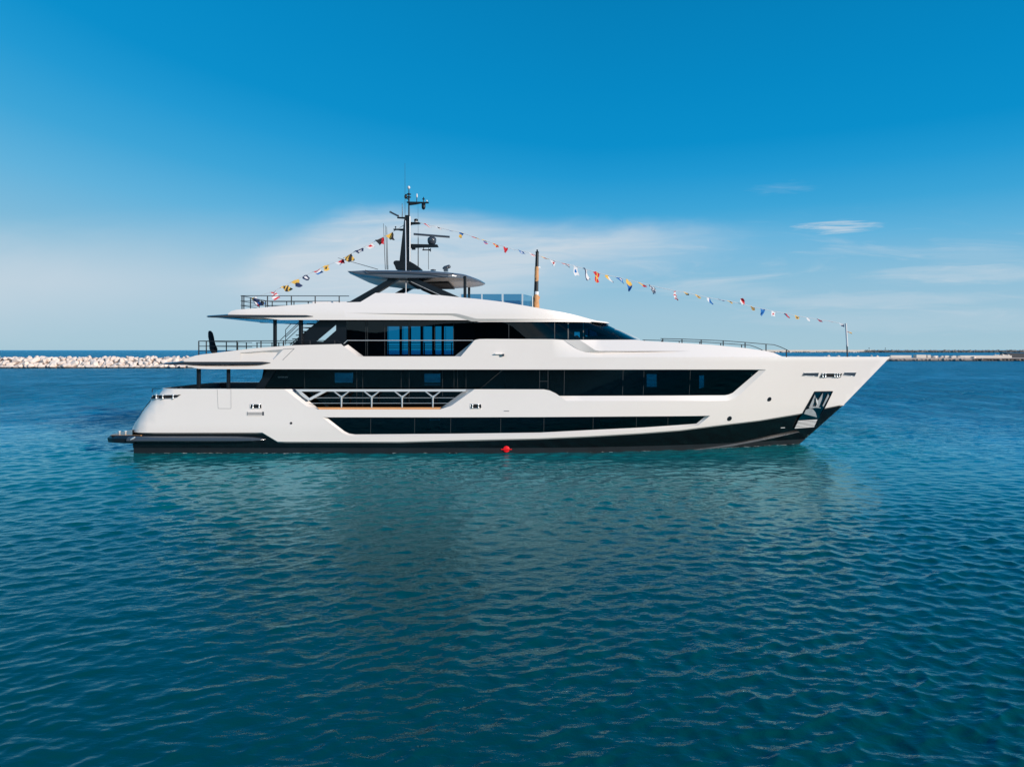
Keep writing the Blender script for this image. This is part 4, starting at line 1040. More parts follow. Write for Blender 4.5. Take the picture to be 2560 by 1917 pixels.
# hardtop ------------------------------------------------------------------
ht = MB()
hx = np.linspace(0, 1, 36); x0h, x1h = -8.58, -1.52
def hw(t): return 3.35 * (1 - 0.02 * (1 - t)) * (1 - max(0, (t - 0.55) / 0.45) ** 2.8) ** 0.55 if t < 1 else 0.02
def zt_h(t): return interp(t, [(0, 9.42), (0.12, 9.50), (0.3, 9.50), (0.6, 9.46), (0.85, 9.34), (1, 9.07)])
def zs_h(t): return interp(t, [(0, 9.40), (0.06, 9.28), (0.3, 9.06), (0.5, 9.06), (0.85, 9.10), (1, 9.05)])    # lower edge of the side
def zu_h(t): return interp(t, [(0, 9.34), (0.06, 9.20), (0.3, 8.98), (0.5, 8.96), (0.85, 9.02), (1, 9.03)])
sec = []
for t in hx:
    w_ = hw(t); x = lerp(x0h, x1h, t)
    sec.append([(x, -w_ * 0.0, zt_h(t) + 0.12 * (1 - t)), (x, -w_ * 0.82, zt_h(t) + 0.02), (x, -w_ * 0.97, lerp(zt_h(t), zs_h(t), .15)), (x, -w_, lerp(zt_h(t), zs_h(t), .45)), (x, -w_ * 0.985, zs_h(t))])
for a, b in zip(sec, sec[1:]): strip3(ht, b, a, smooth=True)
hardtop = ht.build('hardtop', simple('hardtop_slate_paint', (0.085, 0.105, 0.135), 0.2, coat=0.7), P)
mb = MB()
for i, t in enumerate(hx[:-1]):
    t2 = hx[i + 1]
    A = [(lerp(x0h, x1h, q), -hw(q) * 0.985, zs_h(q)) for q in (t, t2)]; B = [(lerp(x0h, x1h, q), -hw(q) * 0.80, zu_h(q)) for q in (t, t2)]
    strip3(mb, B, A, mirror=False)
mirror(mb.build('hardtop_edge', M['trim'], hardtop))
mb = MB()
across(mb, [(lerp(x0h, x1h, q), -hw(q) * 0.80, zu_h(q)) for q in hx][::-1]); mb.build('hardtop_headlining', M['cream'], hardtop)
mb = MB(); mb.box((-5.6, -2.0, 8.90), (-3.4, 2.0, 8.95)); mb.build('sunroof_frame', M['dark'], hardtop)
# groove line along the side panel
mb = MB(); mb.tube([W(913, 675.5, -3.38), W(923, 680.6, -3.40), W(985, 681, -3.42), W(1055, 683.5, -3.42), W(1122, 687, -3.42), W(1134, 684, -3.40)], 0.02, 6); mb.build('panel_joint', M['dark'], hardtop)
# arches
AR_O = [(868, 757), (985, 690.5), (996, 687.6), (1007.6, 686.6), (1020, 687.8), (1033, 691.5), (1151, 744)]
AR_I = [(902, 757), (990, 702), (999, 698), (1008, 696.7), (1016, 699), (1022, 704.5), (1104, 740)]
for sg in (1, -1):
    mb = MB(); mb.pprism(AR_O + AR_I[::-1], -2.95, -2.95, -2.45)
    if sg < 0: mb.v = [(x, -y, z) for x, y, z in mb.v]; mb.f = [f[::-1] for f in mb.f]
    mb.build('hardtop_arch', M['navy'], P, bevel=0.03)
mb = MB(); mb.tube([W(1027, 704, -2.97), W(1104, 739.5, -2.97)], 0.015, 6); mb.build('arch_trim', M['steel'], P)
for sg, Y in ((1, -2.7), (1, 2.2)):
    x0_, x1_ = (1158.5, 1166) if Y < 0 else (1169.5, 1175.5)
    a, b = W(x0_, 690 if Y < 0 else 709, Y), W(x1_, 750, Y); mb = MB(); mb.box((a.x, Y, 7.4), (b.x, Y + 0.16, a.z)); mb.build('hardtop_pillar', M['navy'], P, bevel=0.02)

# mast ---------------------------------------------------------------------
mast_o = MB()
mast_o.pprism([(1000, 653), (1011, 555), (1014, 539.5), (1025.5, 539.5), (1025.8, 656)], 0, -0.22, 0.22)
mast = mast_o.build('mast', M['mast'], P, bevel=0.03)
def mp(name, fn, mat=M['mast'], par=None, bevel=0.0):
    mb = MB(); fn(mb); return mb.build(name, mat, par or mast, bevel=bevel)
mp('mast_base', lambda m: m.pprism([(986, 660), (988, 655), (993, 653.5), (1026, 655), (1040, 663), (1055, 673.5), (1054, 676), (993, 676), (990, 667)], 0, -0.45, 0.45), bevel=0.04)
mp('mast_track', lambda m: m.tube([W(1024.5, 656, -0.24), W(1024.5, 541, -0.24)], 0.035, 8), M['alu'])
mp('pole', lambda m: m.tube([W(1022.3, 541, 0), W(1022.3, 500, 0), W(1022.2, 473, 0)], [0.045, 0.045, 0.02], 10))
mp('top_light', lambda m: m.lathe(W(1022, 469, 0), [(0.0, -.09), (0.05, -.08), (0.085, 0), (0.05, .07), (0.0, .09)], 12), M['tape'])
for y in (486, 493.3):
    mp('light_disc', lambda m: m.lathe(W(1022, y, 0), [(0.02, -.03), (0.13, -.015), (0.13, .015), (0.05, .05)], 14))
mp('side_light', lambda m: (m.lathe(W(1014.5, 492, -0.02), [(0.03, -.12), (0.085, -.06), (0.085, .06), (0.03, .14)], 12), m.tube([W(1014, 494, 0), W(1021, 499, 0)], 0.03, 6)))
def arm(pp, hw_=0.07): return lambda m: m.pprism(pp, 0, -hw_, hw_)
mp('crossarm', arm([(1017, 504.6), (1072, 505.6), (1072, 508.6), (1052, 508.8), (1040, 511.5), (1024, 513.5), (1024, 508.5), (1017, 507.5)]), bevel=0.01)
mp('camera_dome', lambda m: m.lathe(W(1058.8, 524.5, 0), [(0.03, 0), (0.09, 0.05), (0.11, 0.13), (0.11, 0.36)], 14))
mp('crossarm_light', lambda m: (m.tube([W(1058.8, 506, 0), W(1058.8, 500, 0)], 0.025, 8), m.lathe(W(1058.8, 498, 0), [(0.03, -.04), (0.075, -.02), (0.075, .02), (0.03, .04), (0.025, .1), (0.0, .13)], 12)))
mp('sensor', lambda m: m.lathe(W(1067, 504.5, 0), [(0.03, 0), (0.045, 0.04), (0.03, 0.08), (0.0, .1)], 10), M['tape'])
mp('beacon', lambda m: m.lathe(W(1042.2, 494.5, 0), [(0.03, 0), (0.045, 0.06), (0.035, 0.2), (0.0, .24)], 10), M['tape'])
mp('beacon_stem', lambda m: m.tube([W(1041.6, 505, 0), W(1042.2, 494.5, 0)], 0.022, 6))
mp('crossarm', arm([(993, 543.2), (1013, 543.2), (1013, 547.5), (993, 546)]), bevel=0.008)
mp('wind_antenna', lambda m: (m.tube([W(975, 530, 0), W(997, 541, 0)], 0.05, 8), m.tube([W(976.5, 528.4, 0), W(976, 532.5, 0)], 0.06, 8), m.tube([W(996.5, 537.5, 0), W(997, 544, 0)], 0.035, 8)), M['slate'])
mp('crossarm', arm([(1014, 555.5), (1048, 556), (1052, 559), (1048, 560.8), (1030, 562), (1025, 565), (1022, 565), (1014, 559)]), bevel=0.01)
mp('dome', lambda m: m.lathe(W(1040, 554, 0), [(0.06, -.04), (0.11, 0.03), (0.11, 0.12), (0.06, 0.15)], 12))
mp('dome_base', lambda m: m.lathe(W(1040, 555.6, 0), [(0.10, 0), (0.09, 0.05)], 12), M['tape'])
mp('crossarm', arm([(984, 572.3), (1010, 572.3), (1010, 577), (1001, 577), (996, 575.7), (984, 575.4)]), bevel=0.01)
mp('arm_light', lambda m: (m.tube([W(989, 572, 0), W(989, 569, 0)], 0.02, 6), m.lathe(W(989, 569.5, 0), [(0.02, 0), (0.045, .02), (0.045, .06), (0, .09)], 10)))
mp('radar_arm', arm([(1016, 610.6), (1094, 612), (1096.5, 618), (1060, 618.5), (1030, 620), (1016, 620)], 0.14), bevel=0.015)
mp('radar_pedestal', lambda m: m.lathe(W(1079.7, 610.8, 0), [(0.17, 0), (0.22, 0.05), (0.26, 0.2), (0.24, 0.34), (0.14, 0.42), (0.08, .44), (0.08, .52)], 20), M['slate'])
mp('radar_scanner', lambda m: m.tube([W(1034, 585.3, -0.3), W(1124, 592.5, 0.25)], 0.06, 8), M['slate'])
mp('horn', lambda m: (m.tube([W(1056, 625, 0), W(1070, 625, 0), W(1074.5, 625, 0), W(1077, 625, 0)], [0.035, 0.03, 0.05, 0.12], 12), m.tube([W(1058, 625, 0), W(1060, 618, 0)], 0.025, 6)))
mp('spotlight', lambda m: (m.box(tuple(W(1029, 619, -.1)), tuple(W(1039, 625, .1))),))
for x0_, y0_, x1_, y1_, r0 in ((958.7, 559, 963.3, 674, .016), (963.8, 564, 967.5, 674, .016), (966.8, 567, 970, 674, .016), (1045, 512, 1045.4, 593, .007)):
    mp('whip_antenna', lambda m: m.tube([W(x1_, y1_, 0.3), W(x0_, y0_, 0.3)], [r0 * 1.3, r0 * 0.7], 6), M['rail'], P)
mp('whip_antenna', lambda m: m.tube([W(1045.5, 672, 0.2), W(1045.4, 598, 0.2), W(1045.3, 592, 0.2)], [.03, .025, .015], 6), M['rail'], P)
mp('whip_antenna', lambda m: m.tube([W(1071.3, 674, 0.2), W(1071, 640, 0.2), W(1071.4, 619, 0.2)], 0.015, 6), M['rail'], P)
mp('whip_antenna', lambda m: m.tube([W(1012.6, 560, -0.3), W(1012.4, 408, -0.3)], [.014, .006], 6), M['rail'], P)
mp('whip_antenna', lambda m: m.tube([W(1005.5, 544, 0), W(1006, 530, 0), W(1005.3, 509, 0)], [.03, .022, .015], 6), M['slate'], P)
mp('whip_antenna', lambda m: m.tube([W(945, 673.6, -1.5), W(845, 645, -1.5)], [.018, .012], 6), M['rail'], P)
mp('halyard', lambda m: m.tube([W(1013.5, 552, -0.4), W(1014.6, 640, -1.8), W(1014.9, 731, -3.1)], 0.028, 6), M['alu'], P)
mp('cable_bundle', lambda m: (m.tube([W(1015, 731, -3.3), W(1012, 740, -3.4), W(1014, 746, -3.45), W(1016, 752, -3.45)], [.05, .09, .06, .02], 8), m.tube([W(1012, 745, -3.45), W(1003, 750, -3.5), W(996, 755.5, -3.5)], 0.018, 6), m.tube([W(1014, 744, -3.45), W(1010, 734, -3.4)], 0.06, 6)), M['alu'], P)
mp('searchlight', lambda m: (m.tube([W(1109, 674, -1.2), W(1112, 670, -1.2), W(1124, 666, -1.2), W(1126, 665, -1.2)], [.10, .11, .10, .05], 12), m.box(tuple(W(1109, 678, -1.4)), tuple(W(1121, 673, -1.0)))), M['slate'], P)
mp('roof_vent', lambda m: m.lathe(W(1083, 677, -1.2), [(0.16, 0), (0.14, .06), (0.0, .09)], 14), M['slate'], P)

# folded forward mast, partly wrapped in paper
fm = MB(); fm.tube([W(1343, 632, -1.0), W(1340, 742, -1.0), W(1339.5, 778, -1.0)], [0.085, 0.13, 0.13], 14); fmast = fm.build('folded_mast', M['mast'], P)
mp('mast_cap', lambda m: (m.lathe(W(1343, 630, -1.0), [(0.085, -.05), (0.085, 0.0), (0.045, .0), (0.045, .12), (0.03, .13)], 14), m.lathe(W(1343, 630, -1.0), [(0.1, -.03), (0.1, 0.01)], 14)), par=fmast)
def wrapped(pp, seed):
    def f(m):
        n = 14; k0 = len(pp); vs = []
        for i, (px, py, r) in enumerate(pp):
            c_ = W(px, py, -1.0)
            for k in range(n):
                a = 2 * math.pi * k / n; rr = r * (1 + 0.10 * mnoise.noise(Vector((math.cos(a) * 1.5, math.sin(a) * 1.5, i * 0.9 + seed))))
                vs.append((c_.x + rr * math.cos(a), c_.y + rr * math.sin(a), c_.z + 0.03 * mnoise.noise(Vector((a, i, seed)))))
        fs = [(i * n + k, i * n + (k + 1) % n, (i + 1) * n + (k + 1) % n, (i + 1) * n + k) for i in range(k0 - 1) for k in range(n)]
        m.add(vs, [f_[::-1] for f_ in fs], False)
    return f
mp('paper_wrap', wrapped([(1342, 667, .105), (1341.8, 674, .115), (1341.6, 682, .11), (1341.4, 690, .12), (1341.2, 697, .118), (1341, 704.5, .115)], 1), M['paper'], fmast)
mp('tape_band', lambda m: m.tube([W(1341, 729, -1.0), W(1340.6, 738.5, -1.0)], .135, 16), M['tape'], fmast)
mp('paper_wrap', wrapped([(1340.5, 737, .14), (1340, 744, .165), (1340, 751, .16), (1339.8, 758, .18), (1339.8, 765, .185), (1340, 774, .19)], 5), M['paper'], fmast)
mp('paper_flap', lambda m: m.add([W(1346, 741, -1.1), W(1350, 741, -1.05), W(1349, 748, -1.0), W(1346, 750, -1.05)], [(0, 1, 2, 3)]), M['paper'], fmast)
mp('paper_flap', lambda m: m.add([W(1345, 666.5, -1.1), W(1351, 667, -1.0), W(1351, 670, -1.0), W(1345, 670, -1.05)], [(0, 1, 2, 3)]), M['tape'], fmast)
# jack staff on the bow
js = MB(); js.tube([W(2114.4, 808.5, 0), W(2118.2, 866, 0)], 0.055, 8); jack = js.build('jack_staff', simple('pale_grey_staff', (0.6, 0.62, 0.64), 0.35), P)
mp('staff_foot', lambda m: m.tube([W(2117.4, 862, 0), W(2118.6, 895, 0)], .045, 8), M['slate'], jack)
# stern light bracket rail on the quarter
mp('quarter_rail', lambda m: m.tube([W(380.5, 981, -2.6), W(380.8, 971.5, -2.6), W(384, 971, -2.6), W(440, 971.2, -2.6)], 0.02, 6), M['rail'], P)

# ------------------------------------------------------------------ flags and lines (separate things)
COLS = {'red': (0.62, 0.015, 0.03), 'yellow': (0.82, 0.50, 0.10), 'navy': (0.012, 0.03, 0.10), 'blue': (0.012, 0.16, 0.48), 'white': (0.78, 0.78, 0.80), 'black': (0.015, 0.018, 0.025)}
def cloth(c):
    m, nt, b = mat_new('flag_' + c); b.inputs['Base Color'].default_value = (*COLS[c], 1); b.inputs['Roughness'].default_value = 0.8
    tr = nt.nodes.new('ShaderNodeBsdfTranslucent'); tr.inputs[0].default_value = (*COLS[c], 1); mx = nt.nodes.new('ShaderNodeMixShader'); mx.inputs[0].default_value = 0.25
    nt.links.new(b.outputs[0], mx.inputs[1]); nt.links.new(tr.outputs[0], mx.inputs[2]); nt.links.new(mx.outputs[0], nt.nodes['Material Output'].inputs[0]); return m
FM = {c: cloth(c) for c in COLS}
def pat(kind, s, t):
    if kind == 'v': return 0 if s < 0.5 else 1
    if kind == 'h': return 0 if t < 0.5 else 1
    if kind == 'd': return 0 if s + t < 1 else 1
    if kind == 'stripes': return int((s + t) * 3.0) % 2
    if kind == 'hs': return int(t * 5) % 2
    if kind == 'cross': return 1 if abs(s - .5) < .14 or abs(t - .5) < .14 else 0
    if kind == 'dot': return 1 if (s - .5) ** 2 + (t - .5) ** 2 < .05 else 0
    if kind == 'box': return 1 if abs(s - .5) < .25 and abs(t - .5) < .25 else 0
    if kind == 'check': return (int(s * 4) + int(t * 4)) % 2
    if kind == 'tri': return 0 if t < .34 else (1 if t < .67 else 2)
    return 0
def flag(px, py, w, l, ang, kind, cols, label, group, Y=0.0, slope=0.0, taper=0.7):
    """w: pixels along the line, l: pixels of fly, ang: direction of the fly (degrees below horizontal, 90 = hanging)"""
    N = 7; mb = MB(); rn = random.Random(int(px * 7 + py)); ph = rn.uniform(0, 6.28); k = (CAMD + Y) / F
    al = Vector((1, 0, -slope)).normalized(); dr = Vector((math.cos(R(ang)), rn.uniform(-0.35, 0.35), -math.sin(R(ang))))
    wv = w * k * 1.22; lv = l * k * 1.3; c0 = W(px, py, Y)
    vs = []
    for j in range(N + 1):
        t = j / N
        for i in range(N + 1):
            s = i / N; sc = 1 - (1 - taper) * t
            p = al * (s - 0.5) * wv * sc + dr * t * lv + Vector((0.10 * lv * math.sin(ph + t * 5 + s * 2), 0.30 * lv * math.sin(ph + t * 5.5 + s * 3) * t + (s - .5) * wv * 0.4, 0.09 * lv * math.sin(ph * 2 + s * 5 + t * 3)))
            vs.append(p)
    for j in range(N):
        for i in range(N):
            a = j * (N + 1) + i
            mb.add([vs[a], vs[a + 1], vs[a + N + 2], vs[a + N + 1]], [(0, 1, 2, 3)], False, None, pat(kind, (i + .5) / N, (j + .5) / N))
    me_o = mb.build('signal_flag', [FM[c] for c in cols]); me_o.location = c0
    bm = bmesh.new(); bm.from_mesh(me_o.data); bmesh.ops.remove_doubles(bm, verts=bm.verts, dist=1e-4); bm.to_mesh(me_o.data); bm.free()
    for p_ in me_o.data.polygons: p_.use_smooth = True
    tag(me_o, label, 'flag', group); return me_o
ORD = ['first', 'second', 'third', 'fourth', 'fifth', 'sixth', 'seventh', 'eighth', 'ninth', 'tenth', 'eleventh', 'twelfth', 'thirteenth', 'fourteenth', 'fifteenth', 'sixteenth',
       'seventeenth', 'eighteenth', 'nineteenth', 'twentieth', 'twenty-first', 'twenty-second', 'twenty-third', 'twenty-fourth', 'twenty-fifth', 'twenty-sixth', 'twenty-seventh', 'twenty-eighth',
       'twenty-ninth', 'thirtieth', 'thirty-first', 'thirty-second', 'thirty-third', 'thirty-fourth', 'thirty-fifth', 'thirty-sixth']
PD = {'v': 'halved', 'h': 'halved', 'd': 'diagonally halved', 'stripes': 'diagonally striped', 'hs': 'striped', 'cross': 'crossed', 'dot': 'spotted', 'box': 'centred', 'check': 'chequered', 'tri': 'three-band', 'p': 'plain'}
LEFT = [(973, 585, 13, 13, 60, 'd', ('yellow', 'black')), (948, 597, 15, 13, 62, 'd', ('black', 'red')), (922, 612, 16, 9, 40, 'box', ('white', 'red')), (897, 624, 17, 7, 50, 'box', ('navy', 'white')),
        (870, 638, 17, 14, 58, 'stripes', ('yellow', 'black')), (847, 653, 16, 10, 35, 'v', ('white', 'red')), (814, 664, 12, 10, 70, 'dot', ('yellow', 'black')), (791, 676, 14, 10, 35, 'tri', ('red', 'white', 'blue')),
        (762, 689, 12, 11, 55, 'box', ('navy', 'white')), (737, 701, 14, 16, 50, 'h', ('yellow', 'navy')), (710, 715, 15, 13, 42, 'stripes', ('yellow', 'black')), (682, 729, 12, 17, 55, 'hs', ('red', 'white'))]
RIGHT = [(1067, 561, 14, 9, 45, 'v', ('red', 'white')), (1093, 568, 14, 6, 40, 'box', ('white', 'black')), (1123, 576, 11, 5, 20, 'p', ('blue',)), (1153, 582, 8, 9, 100, 'h', ('blue', 'yellow')),
         (1186, 593, 15, 7, 30, 'v', ('red', 'yellow')), (1210, 601, 10, 8, 55, 'tri', ('yellow', 'blue', 'red')), (1238, 610, 11, 8, 60, 'stripes', ('yellow', 'red')), (1265, 618.5, 8, 11, 100, 'p', ('red',)),
         (1282, 623.5, 8, 4, 30, 'p', ('white',)), (1301, 627, 12, 8, 45, 'box', ('blue', 'white')), (1328, 634, 15, 9, 40, 'cross', ('white', 'red')), (1360, 644, 20, 6, 25, 'box', ('yellow', 'red')),
         (1382, 651, 9, 11, 80, 'box', ('white', 'red')), (1412, 659, 15, 9, 38, 'tri', ('red', 'white', 'navy')), (1438, 666, 12, 18, 78, 'box', ('white', 'blue')), (1462, 673, 9, 22, 72, 'v', ('navy', 'white')),
         (1490, 681, 12, 19, 84, 'cross', ('red', 'yellow')), (1517, 688, 12, 16, 55, 'd', ('yellow', 'white')), (1546, 694, 12, 13, 50, 'box', ('blue', 'white')), (1573, 701, 11, 21, 92, 'h', ('yellow', 'blue')),
         (1603, 708.5, 15, 10, 45, 'd', ('yellow', 'red')), (1630, 715, 11, 16, 72, 'check', ('navy', 'white')), (1687, 727.5, 8, 17, 78, 'hs', ('red', 'white')), (1715, 731.5, 11, 6, 60, 'h', ('yellow', 'black')),
         (1743, 738, 12, 7, 60, 'box', ('yellow', 'navy')), (1771, 744.5, 11, 13, 62, 'd', ('white', 'blue')), (1801, 750, 18, 4, 12, 'tri', ('red', 'white', 'blue')), (1823, 753, 13, 6, 40, 'box', ('yellow', 'black')),
         (1857, 761, 12, -11, 80, 'd', ('white', 'red')), (1881, 767.5, 12, 7, 70, 'hs', ('yellow', 'black')), (1908, 772.5, 9, 14, 115, 'p', ('blue',)), (1934, 779, 12, 9, 100, 'box', ('white', 'red')),
         (1964, 784, 10, 9, 60, 'v', ('navy', 'red')), (1993, 790, 11, 6, 85, 'box', ('yellow', 'navy')), (2020, 795, 9, 6, 75, 'p', ('white',)), (2048, 799, 13, 5, 60, 'check', ('navy', 'red')),
         (2075, 803.5, 13, 4, 20, 'p', ('red',)), (2104, 809.5, 11, 6, 70, 'h', ('white', 'navy'))]
def line_y(px, L):
    pts = sorted((f[0], f[1]) for f in L); return interp(px, pts)
for L, nm, grp, sl in ((LEFT, 'stern line', 'signal flags on the stern dressing line', -0.5), (RIGHT, 'bow line', 'signal flags on the bow dressing line', 0.26)):
    for i, (px, py, w_, l_, an, kd, cs) in enumerate(L):
        names = ' and '.join(cs) if len(cs) < 3 else ', '.join(cs[:-1]) + ' and ' + cs[-1]
        lab = f"{PD[kd]} {names} signal flag, {ORD[min(i, 35)] if i < 36 else ['thirty-seventh', 'thirty-eighth'][i - 36]} from the mast on the {nm}"
        flag(px, py, w_, l_, an, kd, cs, lab, grp, slope=sl)
def rope(name, pp, label, r=0.016, Y=0.0):
    mb = MB(); mb.tube([W(a, b, Y) for a, b in pp], r, 6); o = mb.build(name, M['line']); tag(o, label, 'rope'); return o
rope('dressing_line', [(1010, 563)] + [(f[0], f[1]) for f in LEFT] + [(630, 745)], 'thin white rope carrying flags from mast down to stern rail')
rope('dressing_line', [(1051, 557)] + [(f[0], f[1] - 0.5) for f in RIGHT] + [(2114.3, 810)], 'thin white rope carrying flags from mast down to bow staff')
flag(2116.5, 829, 2, 11, 18, 'h', ('red', 'yellow'), 'small red and yellow flag flying alone from bow staff', None, slope=-3, taper=0.8).rotation_euler = (0, 0, 0)
# heap of flags gathered at the flybridge rail
fb = MB(); rn = random.Random(3); cs = ['navy', 'yellow', 'white', 'blue', 'black', 'red']
for k, (px, py, w_, h_) in enumerate(((640, 752, 16, 10), (634, 748, 10, 6), (638, 757, 9, 14), (647, 760, 18, 9), (655, 757, 12, 8), (643, 763, 7, 10), (650, 762, 7, 7), (632, 749, 6, 4), (638, 746, 7, 8), (660, 759, 6, 5))):
    c_ = W(px, py, -1.2 + rn.uniform(-.3, .3)); a, b = w_ * .0225 / 2, h_ * .0225 / 2; an = rn.uniform(-.7, .7)
    q = [Vector((-a, 0, b)), Vector((0, rn.uniform(-.1, .1), b * 1.2)), Vector((a, .05, b * .5)), Vector((a * .7, 0, -b)), Vector((0, rn.uniform(-.12, .12), -b * .8)), Vector((-a * .5, 0, -b * .4))]
    rot = Matrix.Rotation(an, 3, 'Y'); q = [c_ + rot @ p_ for p_ in q]; mid = sum(q, Vector()) / 6 + Vector((0, -.08, 0))
    fb.add(q + [mid], [(i, (i + 1) % 6, 6) for i in range(6)], False, None, k % 6)
tag(fb.build('flag_heap', [FM[c] for c in cs]), 'crumpled heap of navy, yellow and white flags gathered at flybridge rail', 'flags')
# furled ensign on its staff, leaning at the after rail
en = MB(); n_ = 10
cen = [(524.5, 827, .06), (525.5, 832, .12), (527.5, 842, .135), (530, 852, .14), (532, 862, .17), (534, 872, .19), (534.5, 880, .16), (535, 884, .08)]
rings = []
for i, (px, py, r_) in enumerate(cen):
    c_ = W(px, py, -0.4); rings.append([(c_.x + r_ * (1 + .25 * math.sin(3 * a + i)) * math.cos(a), c_.y + r_ * math.sin(a), c_.z) for a in [2 * math.pi * k / n_ for k in range(n_)]])
for a, b in zip(rings, rings[1:]): strip3(en, a, b, mirror=False, closed=True, smooth=True)
eo = en.build('furled_flag', simple('black_flag_cloth', (0.008, 0.010, 0.015), 0.8)); tag(eo, 'tightly furled black flag on a slanted staff at the after deck rail', 'flag')

# ------------------------------------------------------------------ breakwaters
ROCKS = []
for k in range(14):
    bm = bmesh.new(); rn = random.Random(100 + k)
    for _ in range(15):
        v = Vector((rn.gauss(0, 1), rn.gauss(0, 1), rn.gauss(0, 1))).normalized(); bm.verts.new((v.x * rn.uniform(.85, 1.1), v.y * rn.uniform(.85, 1.1), v.z * rn.uniform(.75, 1.0)))
    r_ = bmesh.ops.convex_hull(bm, input=bm.verts); bmesh.ops.delete(bm, geom=[g for g in r_['geom_interior'] if isinstance(g, bmesh.types.BMVert)], context='VERTS')
    bmesh.ops.bevel(bm, geom=bm.edges[:], offset=0.11, segments=2, affect='EDGES', profile=0.6, clamp_overlap=True)
    me = bpy.data.meshes.new('boulder'); bm.to_mesh(me); bm.free(); ROCKS.append(me)
def rock(x, y, z, s, mat, label, group, name='boulder'):
    me = random.choice(ROCKS)
    key = (me.name, mat.name)
    if key not in RV:
        m2 = me.copy(); m2.materials.clear(); m2.materials.append(mat); RV[key] = m2
    o = bpy.data.objects.new(name, RV[key]); COL.objects.link(o); o.location = (x, y, z); o.rotation_euler = (random.uniform(-.5, .5), random.uniform(-.5, .5), random.uniform(0, 6.28))
    o.scale = (s * random.uniform(.85, 1.3), s * random.uniform(.8, 1.1), s * random.uniform(.75, 1.0)); tag(o, label, 'boulder', group); return o
RV = {}
D1 = 212.0; Yb = D1 - CAMD
mb = MB(); mb.prism([(0, 0)] * 3, 0, 1) if False else None
prof = [(-0.2, -1.0), (1.2, 0.6), (3.2, 2.3), (5.0, 3.0), (9, 3.0), (14, -1.0)]
A = [(-157, Yb + a, b) for a, b in prof]; B = [(-86.5, Yb + a, b) for a, b in prof]; strip3(mb, B, A, mirror=False)
o = mb.build('breakwater_bank', M['bank']); tag(o, 'dark rubble core of the pale rock breakwater', 'breakwater', kind='structure')
cnt = 0
LW = 'pale limestone boulder piled in the breakwater behind the stern'; GW = 'boulders of the breakwater behind the stern'
for row, (dy, z, s, step) in enumerate(((0.5, 0.25, 1.12, 1.62), (1.4, 1.05, 1.08, 1.55), (2.3, 1.8, 1.02, 1.5), (3.3, 2.5, 0.95, 1.45), (4.6, 2.85, 0.8, 1.4))):
    x = -156 + random.uniform(0, 1)
    while x < -86:
        sc = s * random.choice((.7, .8, .95, 1.0, 1.1, 1.3))
        rock(x + random.uniform(-.3, .3), Yb + dy + random.uniform(-.4, .4), min(z + random.uniform(-.25, .25), 3.68 - sc * .8), sc, M['rock'], LW, GW)
        x += step * (0.35 + 0.65 * sc / s) * random.uniform(.85, 1.1); cnt += 1
# nearer right-hand mole: bank, blocks, boulders
D2 = 352.0; Y2 = D2 - CAMD
def w2(px, py): return W(px, py, Y2)
mb = MB(); prof = [(-1.5, -1), (0.2, 0.8), (2.5, 1.5), (9, 1.6), (12, -1)]
A = [(150, Y2 + a, b) for a, b in prof]; B = [(330, Y2 + a, b) for a, b in prof]; strip3(mb, B, A, mirror=False)
o = mb.build('mole_bank', M['rock2']); tag(o, 'low stone mole with blocks beyond the bow', 'mole', kind='structure')
def block(px0, px1, y0, y1, label, dz=0.0, depth=3.0, Yo=3.0, mat=None, name='concrete_block'):
    a = W(px0, y0, Y2 + Yo); b = W(px1, y1, Y2 + Yo); mb = MB(); mb.box((0, 0, 0), (b.x - a.x, depth, a.z - 1.1)); o = mb.build(name, mat or M['concrete'], bevel=0.15)
    o.location = (a.x, Y2 + Yo, 1.1); tag(o, label, 'concrete block' if name == 'concrete_block' else 'wall'); return o
block(2226, 2279, 888.2, 894, 'long low concrete block on the mole just beyond the bow tip')
block(2291, 2316, 886.8, 894, 'tall concrete block on the mole with darker top')
block(2318.5, 2327.5, 887.3, 893.5, 'small pale upright concrete block beside the tall block on the mole')
block(2335, 2346, 889, 894, 'squat concrete block between boulders on the mole')
block(2362, 2373, 888.8, 893.5, 'narrow concrete block right of the squat block on mole')
block(2381, 2391, 889, 893.5, 'last single concrete block before the long wall on mole')
block(2400, 2530, 888.6, 895, 'long pale concrete parapet wall on the mole at right', name='parapet_wall')
block(2440, 2620, 897, 900.6, 'dark grey quay edge along the mole at far right', Yo=-1.0, depth=2, mat=M['asphalt'], name='quay_edge')
block(2516, 2620, 882.5, 888, 'dark flat pontoon roof standing on the mole at right frame edge', Yo=7, depth=5, mat=M['asphalt'], name='quay_shed')
x = w2(2018, 1).x
LB = 'weathered boulder on the low mole beyond the bow'; GB = 'boulders of the mole beyond the bow'
while x < 252:
    rock(x, Y2 + random.uniform(-.6, .6), random.uniform(0.3, 0.7), random.uniform(.6, 1.0), M['rock2'], LB, GB); x += random.uniform(1.4, 2.4)
x = w2(2025, 1).x
while x < 225:
    if not (w2(2224, 1).x < x < w2(2330, 1).x): rock(x, Y2 + 2.5 + random.uniform(-.5, 1.5), random.uniform(1.5, 2.1), random.uniform(.7, 1.25), M['rock'], 'pale boulder heaped on top of the mole beyond the bow', 'pale boulders on top of the mole')
    x += random.uniform(2.2, 4.5)
for px in (2488, 2494, 2500, 2507, 2513, 2520): 
    w = W(px, 887.6, Y2 + 5); rock(w.x, Y2 + 5, w.z - .2, random.uniform(.6, 1.0), M['rock'], 'pale rubble boulder behind the parapet wall on the mole', 'rubble behind the parapet wall')
